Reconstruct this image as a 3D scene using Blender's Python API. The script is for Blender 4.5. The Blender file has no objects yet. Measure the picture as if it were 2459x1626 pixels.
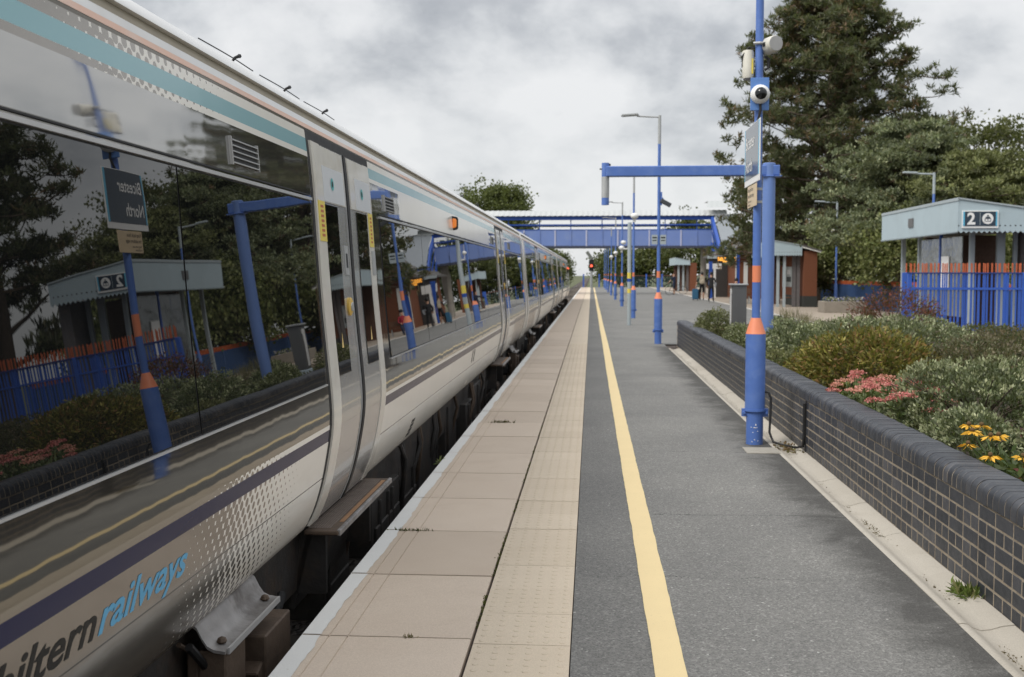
import bpy, bmesh, math, random
import numpy as np
from mathutils import Vector, Matrix, Euler
R = math.radians
sc = bpy.context.scene
COL = sc.collection
rnd = random.Random(7)
rng = np.random.default_rng(11)

# ------------------------------------------------------------------ camera
cd = bpy.data.cameras.new('camera'); cam = bpy.data.objects.new('camera', cd); COL.objects.link(cam)
cam.location = (0, 0, 1.6)
cam.rotation_euler = (R(90 - 3.342), 0, R(4.152))
cd.sensor_width = 36; cd.lens = 38.36; cd.clip_start = 0.05; cd.clip_end = 4000
cd.dof.use_dof = True; cd.dof.focus_distance = 5.2; cd.dof.aperture_fstop = 5.0
sc.camera = cam
sc.render.resolution_x = 1024; sc.render.resolution_y = 677

# ------------------------------------------------------------------ node helper
class NT:
    def __init__(s, tree): s.t = tree; tree.nodes.clear()
    def n(s, typ, props=None, **inp):
        nd = s.t.nodes.new(typ)
        for k, v in (props or {}).items(): setattr(nd, k, v)
        for k, v in inp.items():
            key = int(k[1:]) if k[0] == '_' and k[1:].isdigit() else k.replace('_', ' ')
            s.put(nd.inputs[key], v)
        return nd
    def put(s, sock, v):
        if isinstance(v, bpy.types.NodeSocket): s.t.links.new(v, sock)
        elif isinstance(v, (tuple, list)):
            if sock.type == 'RGBA' and len(v) == 3: v = (*v, 1)
            sock.default_value = v
        else: sock.default_value = v
    def m(s, op, a, b=0.0, c=0.0, clamp=False):
        nd = s.n('ShaderNodeMath', {'operation': op, 'use_clamp': clamp}, _0=a, _1=b, _2=c); return nd.outputs[0]
    def mix(s, f, a, b, blend='MIX'):
        nd = s.t.nodes.new('ShaderNodeMix'); nd.data_type = 'RGBA'; nd.blend_type = blend
        s.put(nd.inputs[0], f); s.put(nd.inputs[6], a); s.put(nd.inputs[7], b); return nd.outputs[2]
    def noise(s, vec, scale, detail=4, rough=.55, dist=0.0):
        nd = s.n('ShaderNodeTexNoise', None, Scale=scale, Detail=detail, Roughness=rough, Distortion=dist)
        if vec is not None: s.put(nd.inputs['Vector'], vec)
        return nd.outputs[0]
    def ramp(s, f, stops, interp='LINEAR'):
        nd = s.t.nodes.new('ShaderNodeValToRGB'); cr = nd.color_ramp; cr.interpolation = interp
        while len(cr.elements) < len(stops): cr.elements.new(.5)
        for e, (p, c) in zip(cr.elements, stops):
            e.position = p; e.color = (*c, 1) if len(c) == 3 else c
        s.put(nd.inputs[0], f); return nd.outputs[0]
    def between(s, v, a, b):
        return s.m('MULTIPLY', s.m('GREATER_THAN', v, a), s.m('LESS_THAN', v, b))

# ------------------------------------------------------------------ world: broken overcast
SUN_DIR = Vector((-.52, -.40, .75)).normalized()
w = bpy.data.worlds.new('World'); sc.world = w; w.use_nodes = True
q = NT(w.node_tree)
sky = q.n('ShaderNodeTexSky', {'sky_type': 'NISHITA', 'sun_disc': False, 'sun_elevation': math.asin(SUN_DIR.z),
          'sun_rotation': math.atan2(SUN_DIR.x, SUN_DIR.y)})
tc = q.n('ShaderNodeTexCoord'); sep = q.n('ShaderNodeSeparateXYZ', None, Vector=tc.outputs['Generated'])
zc = q.m('MAXIMUM', sep.outputs[2], 0.0)
den = q.m('ADD', zc, .55)
cv = q.n('ShaderNodeCombineXYZ', None, X=q.m('DIVIDE', sep.outputs[0], den), Y=q.m('DIVIDE', sep.outputs[1], den), Z=14.3).outputs[0]
big = q.noise(cv, 2.3, 3, .5, .15)
mid = q.noise(cv, 6.2, 9, .6, .2)
fine = q.noise(cv, 13, 8, .6, .2)
up = q.n('ShaderNodeVectorMath', {'operation': 'SCALE'}, _0=cv, Scale=1.065).outputs[0]
e1 = q.noise(cv, 3.6, 6, .54, .1); e2 = q.noise(up, 3.6, 6, .54, .1)
emb = q.m('MULTIPLY', q.m('SUBTRACT', e1, e2), .95)
val = q.m('ADD', q.m('ADD', q.m('MULTIPLY', big, .60), q.m('MULTIPLY', mid, .36)), q.m('ADD', q.m('MULTIPLY', fine, .10), emb))
cl = q.ramp(val, [(.32, (2.3, 2.4, 2.56)), (.435, (3.05, 3.14, 3.27)), (.50, (3.7, 3.78, 3.87)), (.575, (4.35, 4.4, 4.45)), (.70, (4.95, 4.96, 4.97))])
zf = q.m('MULTIPLY_ADD', q.m('MULTIPLY', zc, zc), 1.5, .97)
# overcast luminance rises gently towards the zenith
cl = q.mix(1.0, cl, q.n('ShaderNodeCombineColor', None, Red=zf, Green=zf, Blue=zf).outputs[0], 'MULTIPLY')
low = q.m('SUBTRACT', 1.0, q.m('MULTIPLY', zc, 6.0, clamp=True))
cl = q.mix(q.m('MULTIPLY', low, .6), cl, (4.7, 4.8, 4.9))
col = q.mix(.94, sky.outputs[0], cl)
col = q.mix(q.m('LESS_THAN', sep.outputs[2], -.01), col, (1.2, 1.2, 1.1))
bg = q.n('ShaderNodeBackground', None, Color=col, Strength=.10)
q.t.links.new(bg.outputs[0], q.n('ShaderNodeOutputWorld').inputs[0])

# ------------------------------------------------------------------ sun behind thin cloud
sl = bpy.data.lights.new('sun', 'SUN'); sl.energy = 1.5; sl.angle = R(24); sl.color = (1, .955, .89)
so = bpy.data.objects.new('sun', sl); COL.objects.link(so); so.location = SUN_DIR * 60
so.rotation_euler = SUN_DIR.to_track_quat('Z', 'Y').to_euler()

sc.view_settings.view_transform = 'Standard'; sc.view_settings.look = 'None'
sc.view_settings.exposure = 0.78; sc.view_settings.gamma = 1.0; sc.view_settings.use_curve_mapping = False
sc.render.engine = 'CYCLES'
sc.cycles.use_denoising = True
sc.cycles.max_bounces = 8; sc.cycles.diffuse_bounces = 3; sc.cycles.glossy_bounces = 4; sc.cycles.transparent_max_bounces = 8
sc.cycles.caustics_reflective = False; sc.cycles.caustics_refractive = False

# ------------------------------------------------------------------ mesh builder (world coordinates; build() makes them local to the parent's root)
def rootloc(o):
    while o.parent: o = o.parent
    return o.location.copy()
class MB:
    def __init__(s): s.v = []; s.f = []; s.m = []
    def add(s, vs, fs, mi=0):
        b = len(s.v); s.v += [tuple(p) for p in vs]
        for f in fs: s.f.append([b + i for i in f]); s.m.append(mi)
        return s
    def box(s, x0, x1, y0, y1, z0, z1, mi=0):
        return s.add([(x0,y0,z0),(x1,y0,z0),(x1,y1,z0),(x0,y1,z0),(x0,y0,z1),(x1,y0,z1),(x1,y1,z1),(x0,y1,z1)],
              [(0,3,2,1),(4,5,6,7),(0,1,5,4),(1,2,6,5),(2,3,7,6),(3,0,4,7)], mi)
    def obox(s, c, size, rot=(0,0,0), mi=0):
        M = Euler(rot).to_matrix(); c = Vector(c); h = [d/2 for d in size]
        P = [c + M @ Vector((sx*h[0], sy*h[1], sz*h[2])) for sz in (-1,1) for sy in (-1,1) for sx in (-1,1)]
        return s.add(P, [(0,2,3,1),(4,5,7,6),(0,1,5,4),(1,3,7,5),(3,2,6,7),(2,0,4,6)], mi)
    def cyl(s, p0, p1, r0, r1=None, n=12, cap=True, mi=0):
        return s.tube([p0, p1], [r0, r0 if r1 is None else r1], n, cap, mi)
    def tube(s, pts, r, n=8, cap=True, mi=0):
        pts = [Vector(p) for p in pts]; k = len(pts)
        rr = r if isinstance(r, (list, tuple)) else [r]*k
        vs = []; prev = None
        for i, p in enumerate(pts):
            t = (pts[min(i+1,k-1)] - pts[max(i-1,0)]).normalized()
            if prev is None:
                a = Vector((0,0,1)) if abs(t.z) < .9 else Vector((1,0,0)); u = t.cross(a).normalized()
            else:
                u = (prev - t*prev.dot(t)); u = u.normalized() if u.length > 1e-6 else t.orthogonal().normalized()
            prev = u; v = t.cross(u)
            for j in range(n):
                a = 2*math.pi*j/n; vs.append(p + (u*math.cos(a) + v*math.sin(a))*rr[i])
        fs = [(i*n+j, i*n+(j+1)%n, (i+1)*n+(j+1)%n, (i+1)*n+j) for i in range(k-1) for j in range(n)]
        if cap: fs += [tuple(range(n-1,-1,-1)), tuple(range((k-1)*n, k*n))]
        return s.add(vs, fs, mi)
    def lathe(s, prof, c=(0,0,0), n=20, axis='Z', mi=0):
        c = Vector(c); k = len(prof); vs = []
        for r, h in prof:
            for j in range(n):
                a = 2*math.pi*j/n; p = (r*math.cos(a), r*math.sin(a), h)
                if axis == 'X': p = (h, p[0], p[1])
                elif axis == 'Y': p = (p[1], h, p[0])
                vs.append(c + Vector(p))
        fs = [(i*n+j, i*n+(j+1)%n, (i+1)*n+(j+1)%n, (i+1)*n+j) for i in range(k-1) for j in range(n)]
        fs += [tuple(range(n-1,-1,-1)), tuple(range((k-1)*n, k*n))]
        return s.add(vs, fs, mi)
    def prism(s, prof, a, b, axis='Y', mi=0):
        # prof in the plane perpendicular to axis: Y -> (x,z), X -> (y,z), Z -> (x,y)
        k = len(prof)
        def P(p, t): return (p[0], t, p[1]) if axis == 'Y' else ((t, p[0], p[1]) if axis == 'X' else (p[0], p[1], t))
        vs = [P(p, a) for p in prof] + [P(p, b) for p in prof]
        fs = [(i, (i+1)%k, k+(i+1)%k, k+i) for i in range(k)] + [tuple(range(k-1,-1,-1)), tuple(range(k, 2*k))]
        return s.add(vs, fs, mi)
    def sheet(s, x0, x1, y0, y1, z, mi=0):
        return s.add([(x0,y0,z),(x1,y0,z),(x1,y1,z),(x0,y1,z)], [(0,1,2,3)], mi)
    def sphere(s, c, r, n=12, m=8, sc_=(1,1,1), mi=0):
        prof = [(math.sin(math.pi*i/m), -math.cos(math.pi*i/m)) for i in range(m+1)]
        prof[0] = (.001, -1); prof[-1] = (.001, 1)
        b = MB().lathe([(a*r, z*r) for a, z in prof], (0,0,0), n)
        return s.add([(c[0]+x*sc_[0], c[1]+y*sc_[1], c[2]+z*sc_[2]) for x,y,z in b.v], b.f, mi)
    def mesh(s, name, mats, off=(0,0,0), smooth=None, bevel=0.0, bseg=1):
        me = bpy.data.meshes.new(name)
        ox, oy, oz = off
        me.from_pydata([(x-ox, y-oy, z-oz) for x,y,z in s.v], [], s.f)
        for mm in (mats if isinstance(mats, (list, tuple)) else [mats]): me.materials.append(mm)
        me.polygons.foreach_set('material_index', s.m)
        bm = bmesh.new(); bm.from_mesh(me)
        bmesh.ops.recalc_face_normals(bm, faces=bm.faces)
        if bevel: bmesh.ops.bevel(bm, geom=[e for e in bm.edges if e.is_manifold and e.calc_face_angle(0) > .5], offset=bevel, segments=bseg, affect='EDGES', clamp_overlap=True)
        bm.to_mesh(me); bm.free()
        if smooth is not None:
            me.polygons.foreach_set('use_smooth', [True]*len(me.polygons)); me.set_sharp_from_angle(angle=R(smooth))
        me.update(); return me
    def build(s, name, mats, parent=None, smooth=None, bevel=0.0, bseg=1, off=None):
        if off is None: off = rootloc(parent) if parent else (0,0,0)
        o = bpy.data.objects.new(name, s.mesh(name, mats, off, smooth, bevel, bseg)); COL.objects.link(o)
        if parent: o.parent = parent
        else: o.location = off
        return o

def tag(o, label=None, cat=None, group=None, kind=None):
    for k, v in (('label', label), ('category', cat), ('group', group), ('kind', kind)):
        if v: o[k] = v
    return o
def thing(name, label, cat, loc=(0,0,0), group=None):
    o = bpy.data.objects.new(name, None); COL.objects.link(o); o.location = loc; o.empty_display_size = .2
    return tag(o, label, cat, group)
def piece(name, me, parent, loc, rot=None, scale=None):
    o = bpy.data.objects.new(name, me); COL.objects.link(o)
    o.parent = parent; o.location = Vector(loc) - rootloc(parent)
    if rot: o.rotation_euler = rot
    if scale: o.scale = scale
    return o
def copy_tree(o, parent=None):
    c = o.copy(); COL.objects.link(c); c.parent = parent
    for ch in list(o.children): copy_tree(ch, c)
    return c
def text_mesh(txt, size=1.0, shear=0.0, bold=0.0, align='LEFT', spacing=1.0, res=3):
    cu = bpy.data.curves.new('t', 'FONT'); cu.body = txt; cu.size = size; cu.shear = shear; cu.offset = bold
    cu.align_x = align; cu.space_character = spacing; cu.resolution_u = res
    ob = bpy.data.objects.new('t', cu); COL.objects.link(ob)
    dg = bpy.context.evaluated_depsgraph_get(); me = ob.evaluated_get(dg).to_mesh()
    vs = [tuple(v.co) for v in me.vertices]; fs = [list(p.vertices) for p in me.polygons]
    ob.evaluated_get(dg).to_mesh_clear(); bpy.data.objects.remove(ob); bpy.data.curves.remove(cu)
    return vs, fs

# ------------------------------------------------------------------ materials
MATS = {}
def pbr(name, col, rough=.5, metal=0.0, var=.12, vscale=6.0, bump=0.0, bscale=60.0, spec=.5, coat=0.0, dirt=None, dscale=3.0, damt=.5, rvar=.1):
    if name in MATS: return MATS[name]
    mt = bpy.data.materials.new(name); mt.use_nodes = True; MATS[name] = mt
    g = NT(mt.node_tree)
    tc = g.n('ShaderNodeTexCoord').outputs['Object']
    nz = g.noise(tc, vscale, 6, .6)
    c = g.mix(nz, tuple(max(0, x*(1-var*1.6)) for x in col), tuple(min(1, x*(1+var*1.6)) for x in col))
    if dirt:
        d = g.ramp(g.noise(tc, dscale, 7, .65, .3), [(.5, (0,0,0)), (.72, (1,1,1))])
        c = g.mix(g.m('MULTIPLY', d, damt), c, dirt)
    rr = g.m('MULTIPLY_ADD', g.noise(tc, vscale*2.3, 4), rvar*2, rough - rvar)
    b = g.n('ShaderNodeBsdfPrincipled', None, Base_Color=c, Roughness=rr, Metallic=metal)
    b.inputs['Specular IOR Level'].default_value = spec; b.inputs['Coat Weight'].default_value = coat
    if bump:
        bp = g.n('ShaderNodeBump', None, Strength=1.0, Distance=bump, Height=g.noise(tc, bscale, 5, .6))
        g.t.links.new(bp.outputs[0], b.inputs['Normal'])
    g.t.links.new(b.outputs[0], g.n('ShaderNodeOutputMaterial').inputs[0])
    return mt
def emit(name, col, strength):
    if name in MATS: return MATS[name]
    mt = bpy.data.materials.new(name); mt.use_nodes = True; MATS[name] = mt
    g = NT(mt.node_tree)
    b = g.n('ShaderNodeBsdfPrincipled', None, Base_Color=col, Roughness=.3)
    b.inputs['Emission Color'].default_value = (*col, 1); b.inputs['Emission Strength'].default_value = strength
    g.t.links.new(b.outputs[0], g.n('ShaderNodeOutputMaterial').inputs[0]); return mt
def leafmat(name, rough=.55, trans=.3):
    mt = bpy.data.materials.new(name); mt.use_nodes = True
    g = NT(mt.node_tree)
    a = g.n('ShaderNodeAttribute', {'attribute_name': 'Col'}).outputs[0]
    b = g.n('ShaderNodeBsdfPrincipled', None, Base_Color=a, Roughness=rough)
    b.inputs['Specular IOR Level'].default_value = .35
    t = g.n('ShaderNodeBsdfTranslucent', None, Color=g.mix(.5, a, (.25,.3,.05), 'MIX'))
    mx = g.n('ShaderNodeMixShader', None, _0=trans, _1=b.outputs[0], _2=t.outputs[0])
    g.t.links.new(mx.outputs[0], g.n('ShaderNodeOutputMaterial').inputs[0]); return mt
LEAF = leafmat('leaf'); PETAL = leafmat('petal', .6, .2)

BLUE = pbr('post_blue_paint', (.085, .168, .46), .42, var=.14, vscale=5, spec=.45, dirt=(.16,.24,.47), dscale=5, damt=.5)
BLUEL = pbr('gantry_blue_paint', (.135, .225, .50), .42, var=.06, vscale=3)
BLUEF = pbr('boundary_blue_paint', (.045, .10, .24), .6, var=.15)
BLUE2 = pbr('fence_blue_paint', (.034, .105, .44), .45, var=.12)
BLUEP = pbr('bridge_blue_paint', (.165, .245, .53), .5, var=.06, vscale=.6, dirt=(.26,.32,.5), dscale=.8, damt=.4)
BLUED = pbr('bridge_deep_blue', (.018, .075, .36), .5, var=.06)
ORANGE = pbr('post_orange_paint', (.74, .235, .12), .5, var=.08, dirt=(.7,.3,.18), damt=.3)
ORANGE_F = pbr('fence_orange_paint', (.50, .115, .04), .5, var=.15)
GALV = pbr('galvanised_steel', (.42, .43, .43), .5, .35, var=.12, vscale=9)
GREYP = pbr('grey_paint', (.36, .41, .43), .5, var=.06, vscale=2, dirt=(.25,.28,.29), damt=.35)
FASCIA = pbr('fascia_grey_blue_paint', (.40, .49, .53), .5, var=.05, vscale=1.5, dirt=(.3,.36,.38), dscale=1.2, damt=.4)
WHITE = pbr('white_paint', (.74, .74, .72), .5, var=.05, dirt=(.5,.49,.45), damt=.3)
CREAMW = pbr('speaker_cream', (.62, .60, .53), .5, var=.05)
BLACK = pbr('black_plastic', (.012, .012, .013), .45, var=.2)
RUBBER = pbr('black_rubber', (.01, .01, .011), .6, var=.2)
DARKST = pbr('underframe_steel', (.035, .032, .03), .65, .1, var=.35, vscale=5, dirt=(.085,.055,.035), dscale=4, damt=.6, bump=.004, bscale=30)
RUST = pbr('rusty_brown_steel', (.095, .066, .046), .7, .1, var=.35, vscale=9, dirt=(.05,.035,.028), dscale=6, damt=.7, bump=.003, bscale=50)
SILVERM = pbr('bare_aluminium', (.30, .29, .285), .52, .55, var=.28, vscale=9, dirt=(.06,.048,.04), dscale=4, damt=.85, bump=.002, bscale=40)
CONC = pbr('concrete', (.34, .32, .28), .85, var=.14, vscale=3.5, dirt=(.2,.18,.145), dscale=2.2, damt=.5, bump=.003, bscale=140, spec=.3)
GLASSDK = pbr('dark_glass', (.01,.012,.014), .05, 0, var=.2, rvar=.0)
BRICKR = pbr('red_brick', (.17, .066, .036), .8, var=.2, vscale=20, spec=.2)
ROOFG = pbr('grey_roof', (.12,.115,.11), .8, var=.2, vscale=3)
SKIN = pbr('skin', (.50,.29,.20), .55, var=.08)
HAIRD = pbr('dark_hair', (.012,.01,.009), .6)
HAIRG = pbr('grey_hair', (.33,.31,.29), .7)
CLBLK = pbr('black_cloth', (.012,.012,.014), .85)
CLNAVY = pbr('navy_cloth', (.018,.028,.06), .85)
CLWHITE = pbr('white_shoe', (.7,.7,.7), .6)
BEIGE = pbr('beige_canvas', (.44,.38,.29), .85)
TEALC = pbr('blue_case', (.03,.12,.22), .5)
REDC = pbr('red_cloth', (.35,.02,.04), .8)
BARK = pbr('bark', (.085,.062,.045), .9, var=.3, vscale=8, bump=.02, bscale=12)
WOODST = pbr('woody_stem', (.12,.095,.07), .9, var=.3)
SOIL = pbr('soil', (.045,.034,.026), .95, var=.4, vscale=12, bump=.02, bscale=18)
SIGNNAVY = pbr('sign_navy', (.018,.035,.058), .09, var=.04, rvar=.03)
SIGNBLUE = pbr('sign_light_blue', (.10,.42,.62), .35, var=.04)
TAN = pbr('notice_tan', (.62,.48,.30), .4, var=.04)
SIGNW = pbr('sign_white', (.78,.78,.77), .4, var=.03)
STEELCAB = pbr('cabinet_grey', (.165,.165,.165), .38, .45, var=.08, vscale=2)
# ================================================================== ground, track, platform
def worldmat(name, fn):
    mt = bpy.data.materials.new(name); mt.use_nodes = True; g = NT(mt.node_tree)
    pos = g.n('ShaderNodeNewGeometry').outputs['Position']
    b = g.n('ShaderNodeBsdfPrincipled'); fn(g, pos, b)
    g.t.links.new(b.outputs[0], g.n('ShaderNodeOutputMaterial').inputs[0]); return mt
def f_asphalt(g, pos, b):
    sx = g.n('ShaderNodeSeparateXYZ', None, Vector=pos); X, Y = sx.outputs[0], sx.outputs[1]
    vo = g.n('ShaderNodeTexVoronoi', None, Vector=pos, Scale=95.0)
    grain = g.ramp(vo.outputs['Color'], [(.0, (.06,.06,.058)), (.42, (.14,.138,.132)), (.75, (.22,.217,.207)), (.93, (.35,.345,.33)), (1.0, (.8,.79,.76))])
    spk = g.noise(pos, 130, 3, .75)
    c = g.mix(.5, grain, g.ramp(spk, [(.32, (.065,.065,.063)), (.68, (.31,.305,.293))]))
    pat = g.noise(pos, .7, 6, .6, .4)
    c = g.mix(1.0, c, g.ramp(pat, [(.3, (.84,.84,.84)), (.7, (1.16,1.155,1.13))]), 'MULTIPLY')
    # older, darker strip between the tactile paving and the yellow line
    c = g.mix(g.m('LESS_THAN', X, .30), c, (.87,.87,.875), 'MULTIPLY')
    # damp dirt that collects along the channel
    edge = g.m('MULTIPLY', g.m('SUBTRACT', X, 1.02), 1.6, clamp=True)
    dm = g.ramp(g.m('MULTIPLY', edge, g.noise(pos, 2.6, 7, .65, .6)), [(.22, (0,0,0)), (.46, (1,1,1))])
    dm = g.m('MULTIPLY', dm, g.m('LESS_THAN', Y, 24.5))
    c = g.mix(g.m('MULTIPLY', dm, .75), c, (.045,.043,.04))
    # old chewing gum and tar spots
    gv = g.n('ShaderNodeTexVoronoi', None, Vector=pos, Scale=2.1); gsp = g.m('LESS_THAN', gv.outputs['Distance'], g.m('MULTIPLY_ADD', g.noise(pos, 9.0, 2), .06, -.005))
    gsp = g.m('MULTIPLY', gsp, g.m('GREATER_THAN', g.noise(pos, .9, 2), .47))
    c = g.mix(g.m('MULTIPLY', gsp, .5), c, g.ramp(gv.outputs['Color'], [(.4,(.05,.05,.05)),(.6,(.30,.295,.28))], 'CONSTANT'))
    # hairline cracks across the surfacing
    wob = g.m('MULTIPLY', g.m('SUBTRACT', g.noise(pos, 3.0, 6, .7), .5), .22)
    for y0, x0, wd in ((7.28, .42, .0045), (5.75, .05, .002), (9.9, .5, .003), (14.6, .4, .006), (23.6, .3, .01)):
        cr = g.m('LESS_THAN', g.m('ABSOLUTE', g.m('SUBTRACT', g.m('ADD', Y, wob), y0)), wd)
        cr = g.m('MULTIPLY', cr, g.m('GREATER_THAN', g.m('ADD', X, g.m('MULTIPLY', wob, 3)), x0))
        c = g.mix(g.m('MULTIPLY', cr, .75), c, (.018,.018,.017))
    g.put(b.inputs['Base Color'], c); b.inputs['Roughness'].default_value = .82; b.inputs['Specular IOR Level'].default_value = .35
    bp = g.n('ShaderNodeBump', None, Strength=.8, Distance=.004, Height=g.m('ADD', vo.outputs['Distance'], spk)); g.put(b.inputs['Normal'], bp.outputs[0])
ASPH = worldmat('asphalt', f_asphalt)
def f_buff(g, pos, b):
    c = g.mix(g.noise(pos, 1.2, 6), (.27,.22,.17), (.36,.30,.24)); c = g.mix(.3, c, g.ramp(g.noise(pos, 60, 2), [(.3,(.2,.17,.14)),(.7,(.42,.36,.29))]))
    g.put(b.inputs['Base Color'], c); b.inputs['Roughness'].default_value = .85
BUFF = worldmat('buff_paving', f_buff)
def f_slab(c0, c1, st, lo=.85):
    def f(g, pos, b):
        oi = g.n('ShaderNodeObjectInfo').outputs['Random']
        c = g.mix(g.noise(pos, 2.2, 7, .62, .3), c0, c1)
        c = g.mix(1.0, c, g.ramp(oi, [(0,(lo,lo*.985,lo*.96)),(1,(1.06,1.06,1.055))]), 'MULTIPLY')
        c = g.mix(g.m('MULTIPLY', g.ramp(g.noise(pos, 1.1, 8, .7, .8), [(.52,(0,0,0)),(.75,(1,1,1))]), .45), c, st)
        c = g.mix(.28, c, g.ramp(g.noise(pos, 190, 3, .7), [(.3, tuple(x*.55 for x in c0)), (.7, tuple(min(1,x*1.35) for x in c1))]))
        # little dark lichen and chewing-gum spots
        v = g.n('ShaderNodeTexVoronoi', None, Vector=pos, Scale=3.3)
        sp = g.m('MULTIPLY', g.m('LESS_THAN', v.outputs['Distance'], .035), g.m('GREATER_THAN', g.noise(pos, 1.7, 2), .53))
        c = g.mix(g.m('MULTIPLY', sp, .55), c, (.06,.05,.04))
        g.put(b.inputs['Base Color'], c); b.inputs['Roughness'].default_value = .85; b.inputs['Specular IOR Level'].default_value = .3
        bp = g.n('ShaderNodeBump', None, Strength=.6, Distance=.0025, Height=g.noise(pos, 220, 4, .7)); g.put(b.inputs['Normal'], bp.outputs[0])
    return f
SLAB = worldmat('buff_concrete_slab', f_slab((.51,.415,.33), (.62,.53,.44), (.42,.33,.255)))
TACT = worldmat('tactile_slab', f_slab((.52,.44,.34), (.60,.515,.41), (.46,.375,.275), .955))
def f_paint(c0, wear, amt):
    def f(g, pos, b):
        c = g.mix(g.noise(pos, 5, 6), tuple(x*.93 for x in c0), tuple(min(1,x*1.05) for x in c0))
        m_ = g.ramp(g.noise(pos, 46, 8, .75, .2), [(.60,(0,0,0)),(.70,(1,1,1))])
        m_ = g.m('MULTIPLY', m_, g.ramp(g.noise(pos, 1.6, 4, .6), [(.35,(.05,.05,.05)),(.62,(1,1,1))]))
        c = g.mix(g.m('MULTIPLY', m_, amt), c, wear)
        c = g.mix(.16, c, g.ramp(g.noise(pos, 240, 2, .7), [(.3, tuple(x*.5 for x in c0)), (.7, tuple(min(1,x*1.3) for x in c0))]))
        g.put(b.inputs['Base Color'], c); b.inputs['Roughness'].default_value = .7
        bp = g.n('ShaderNodeBump', None, Strength=.6, Distance=.002, Height=g.noise(pos, 200, 3)); g.put(b.inputs['Normal'], bp.outputs[0])
    return f
YEL = worldmat('yellow_line_paint', f_paint((.72,.57,.31), (.27,.25,.21), .95))
WHT = worldmat('white_edge_paint', f_paint((.66,.66,.64), (.33,.28,.22), .7))
def f_ballast(g, pos, b):
    v = g.n('ShaderNodeTexVoronoi', None, Vector=pos, Scale=22.0)
    c = g.mix(.35, g.ramp(v.outputs['Color'], [(0,(.045,.036,.03)),(1,(.13,.105,.085))]), (.05,.037,.028))
    g.put(b.inputs['Base Color'], c); b.inputs['Roughness'].default_value = .9
    bp = g.n('ShaderNodeBump', None, Strength=1.0, Distance=.05, Height=v.outputs['Distance']); g.put(b.inputs['Normal'], bp.outputs[0])
BALLAST = worldmat('ballast', f_ballast)
def f_ground(g, pos, b):
    g.put(b.inputs['Base Color'], g.mix(g.noise(pos, .05, 8, .65), (.05,.07,.025), (.12,.12,.055))); b.inputs['Roughness'].default_value = .95
GRASS = worldmat('rough_grass', f_ground)

tag(MB().sheet(-1500, 1500, -300, 3000, -1.50).build('ground', GRASS), kind='structure')
tag(MB().prism([(-4.8,-1.49),(-4.4,-1.18),(-1.45,-1.18),(-1.2,-1.49)], -12, 900, 'Y').build('track_bed', BALLAST), kind='structure')
TCX = -2.68
railm = pbr('rail_steel', (.10,.07,.05), .5, .5, var=.2); railtop = pbr('rail_head', (.45,.44,.43), .25, .9)
RCX = -2.841
track = tag(MB().box(RCX-1.25, RCX+1.25, -12, 900, -1.20, -1.176).build('track', BALLAST), kind='structure')
for s in (-1, 1):
    x = RCX + s*.785
    pr = [(-.07,0),(.07,0),(.07,.012),(.012,.03),(.012,.115),(.036,.125),(.036,.155),(-.036,.155),(-.036,.125),(-.012,.115),(-.012,.03),(-.07,.012)]
    mb = MB().prism([(x+a, -1.221+z) for a,z in pr], -12, 900, 'Y'); mb.box(x-.03, x+.03, -12, 900, -1.0675, -1.065, 1)
    mb.build('rail', [railm, railtop], track)
slm = MB().box(-1.25,1.25,-.125,.125,-.12,0).mesh('sleeper', pbr('concrete_sleeper', (.13,.11,.09), .9, var=.25), bevel=.02)
for i in range(40): piece('sleeper', slm, track, (RCX, 2 + i*.66, -1.15))
mb = MB()
for i in range(40, 330): mb.box(RCX-1.25, RCX+1.25, 2+i*.66-.125, 2+i*.66+.125, -1.25, -1.15)
tag(mb.build('distant_sleepers', MATS['concrete_sleeper'], track), kind='stuff')

# platform body, its front wall set back under the coping slabs
PEND = 141.0
EDGE = -1.282
plat = MB(); plat.box(-1.20, 14.5, -12, PEND, -1.49, -.03)
platform = tag(plat.build('platform', pbr('platform_wall_brick', (.06,.045,.038), .9, var=.3, vscale=7, bump=.01, bscale=15)), kind='structure')
# coping slabs, one by one near the camera
def slab_profile(x0=EDGE, x1=-.522):
    g1, g2 = -1.156, -1.072
    top = [(x0,-.075),(x0,-.006),(x0+.006,0)]
    for gx in (g1, g2): top += [(gx-.004,0),(gx-.002,-.006),(gx+.002,-.006),(gx+.004,0)]
    return top + [(x1-.005,0),(x1,-.005),(x1,-.075)]
slab_me = MB().prism([(x+.9, z) for x,z in slab_profile()], -.4935, .4935, 'Y').mesh('paving_slab', SLAB, bevel=0)
edge_me = []
for k in range(5):
    r2 = random.Random(50+k); n = 20; mb = MB(); pts = []
    wv = .0
    for i in range(n+1):
        wv = wv*.75 + r2.uniform(-.006,.006); pts.append(wv)
    vs = []; 
    for i in range(n+1):
        y = -.493 + .986*i/n; vs += [(EDGE+.9+.004, y, .0028), (EDGE+.9+.088+pts[i], y, .0028)]
    mb.add(vs, [(2*i, 2*i+1, 2*i+3, 2*i+2) for i in range(n)]); mb.box(EDGE+.9-.002, EDGE+.9, -.4925, .4925, -.045, -.004)
    edge_me.append(mb.mesh('painted_edge', WHT))
NSL = 34
for i in range(NSL):
    y = -3.3 + i*1.0 + .5
    o = piece('paving_slab', slab_me, platform, (-.9, y, rnd.uniform(-.0025,.0015)), (0, rnd.uniform(-.002,.002), rnd.uniform(-.001,.001)))
    e = bpy.data.objects.new('painted_edge', edge_me[rnd.randrange(5)]); COL.objects.link(e); e.parent = o
mb = MB(); mw = MB(); y = -3.3 + NSL*1.0
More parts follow.
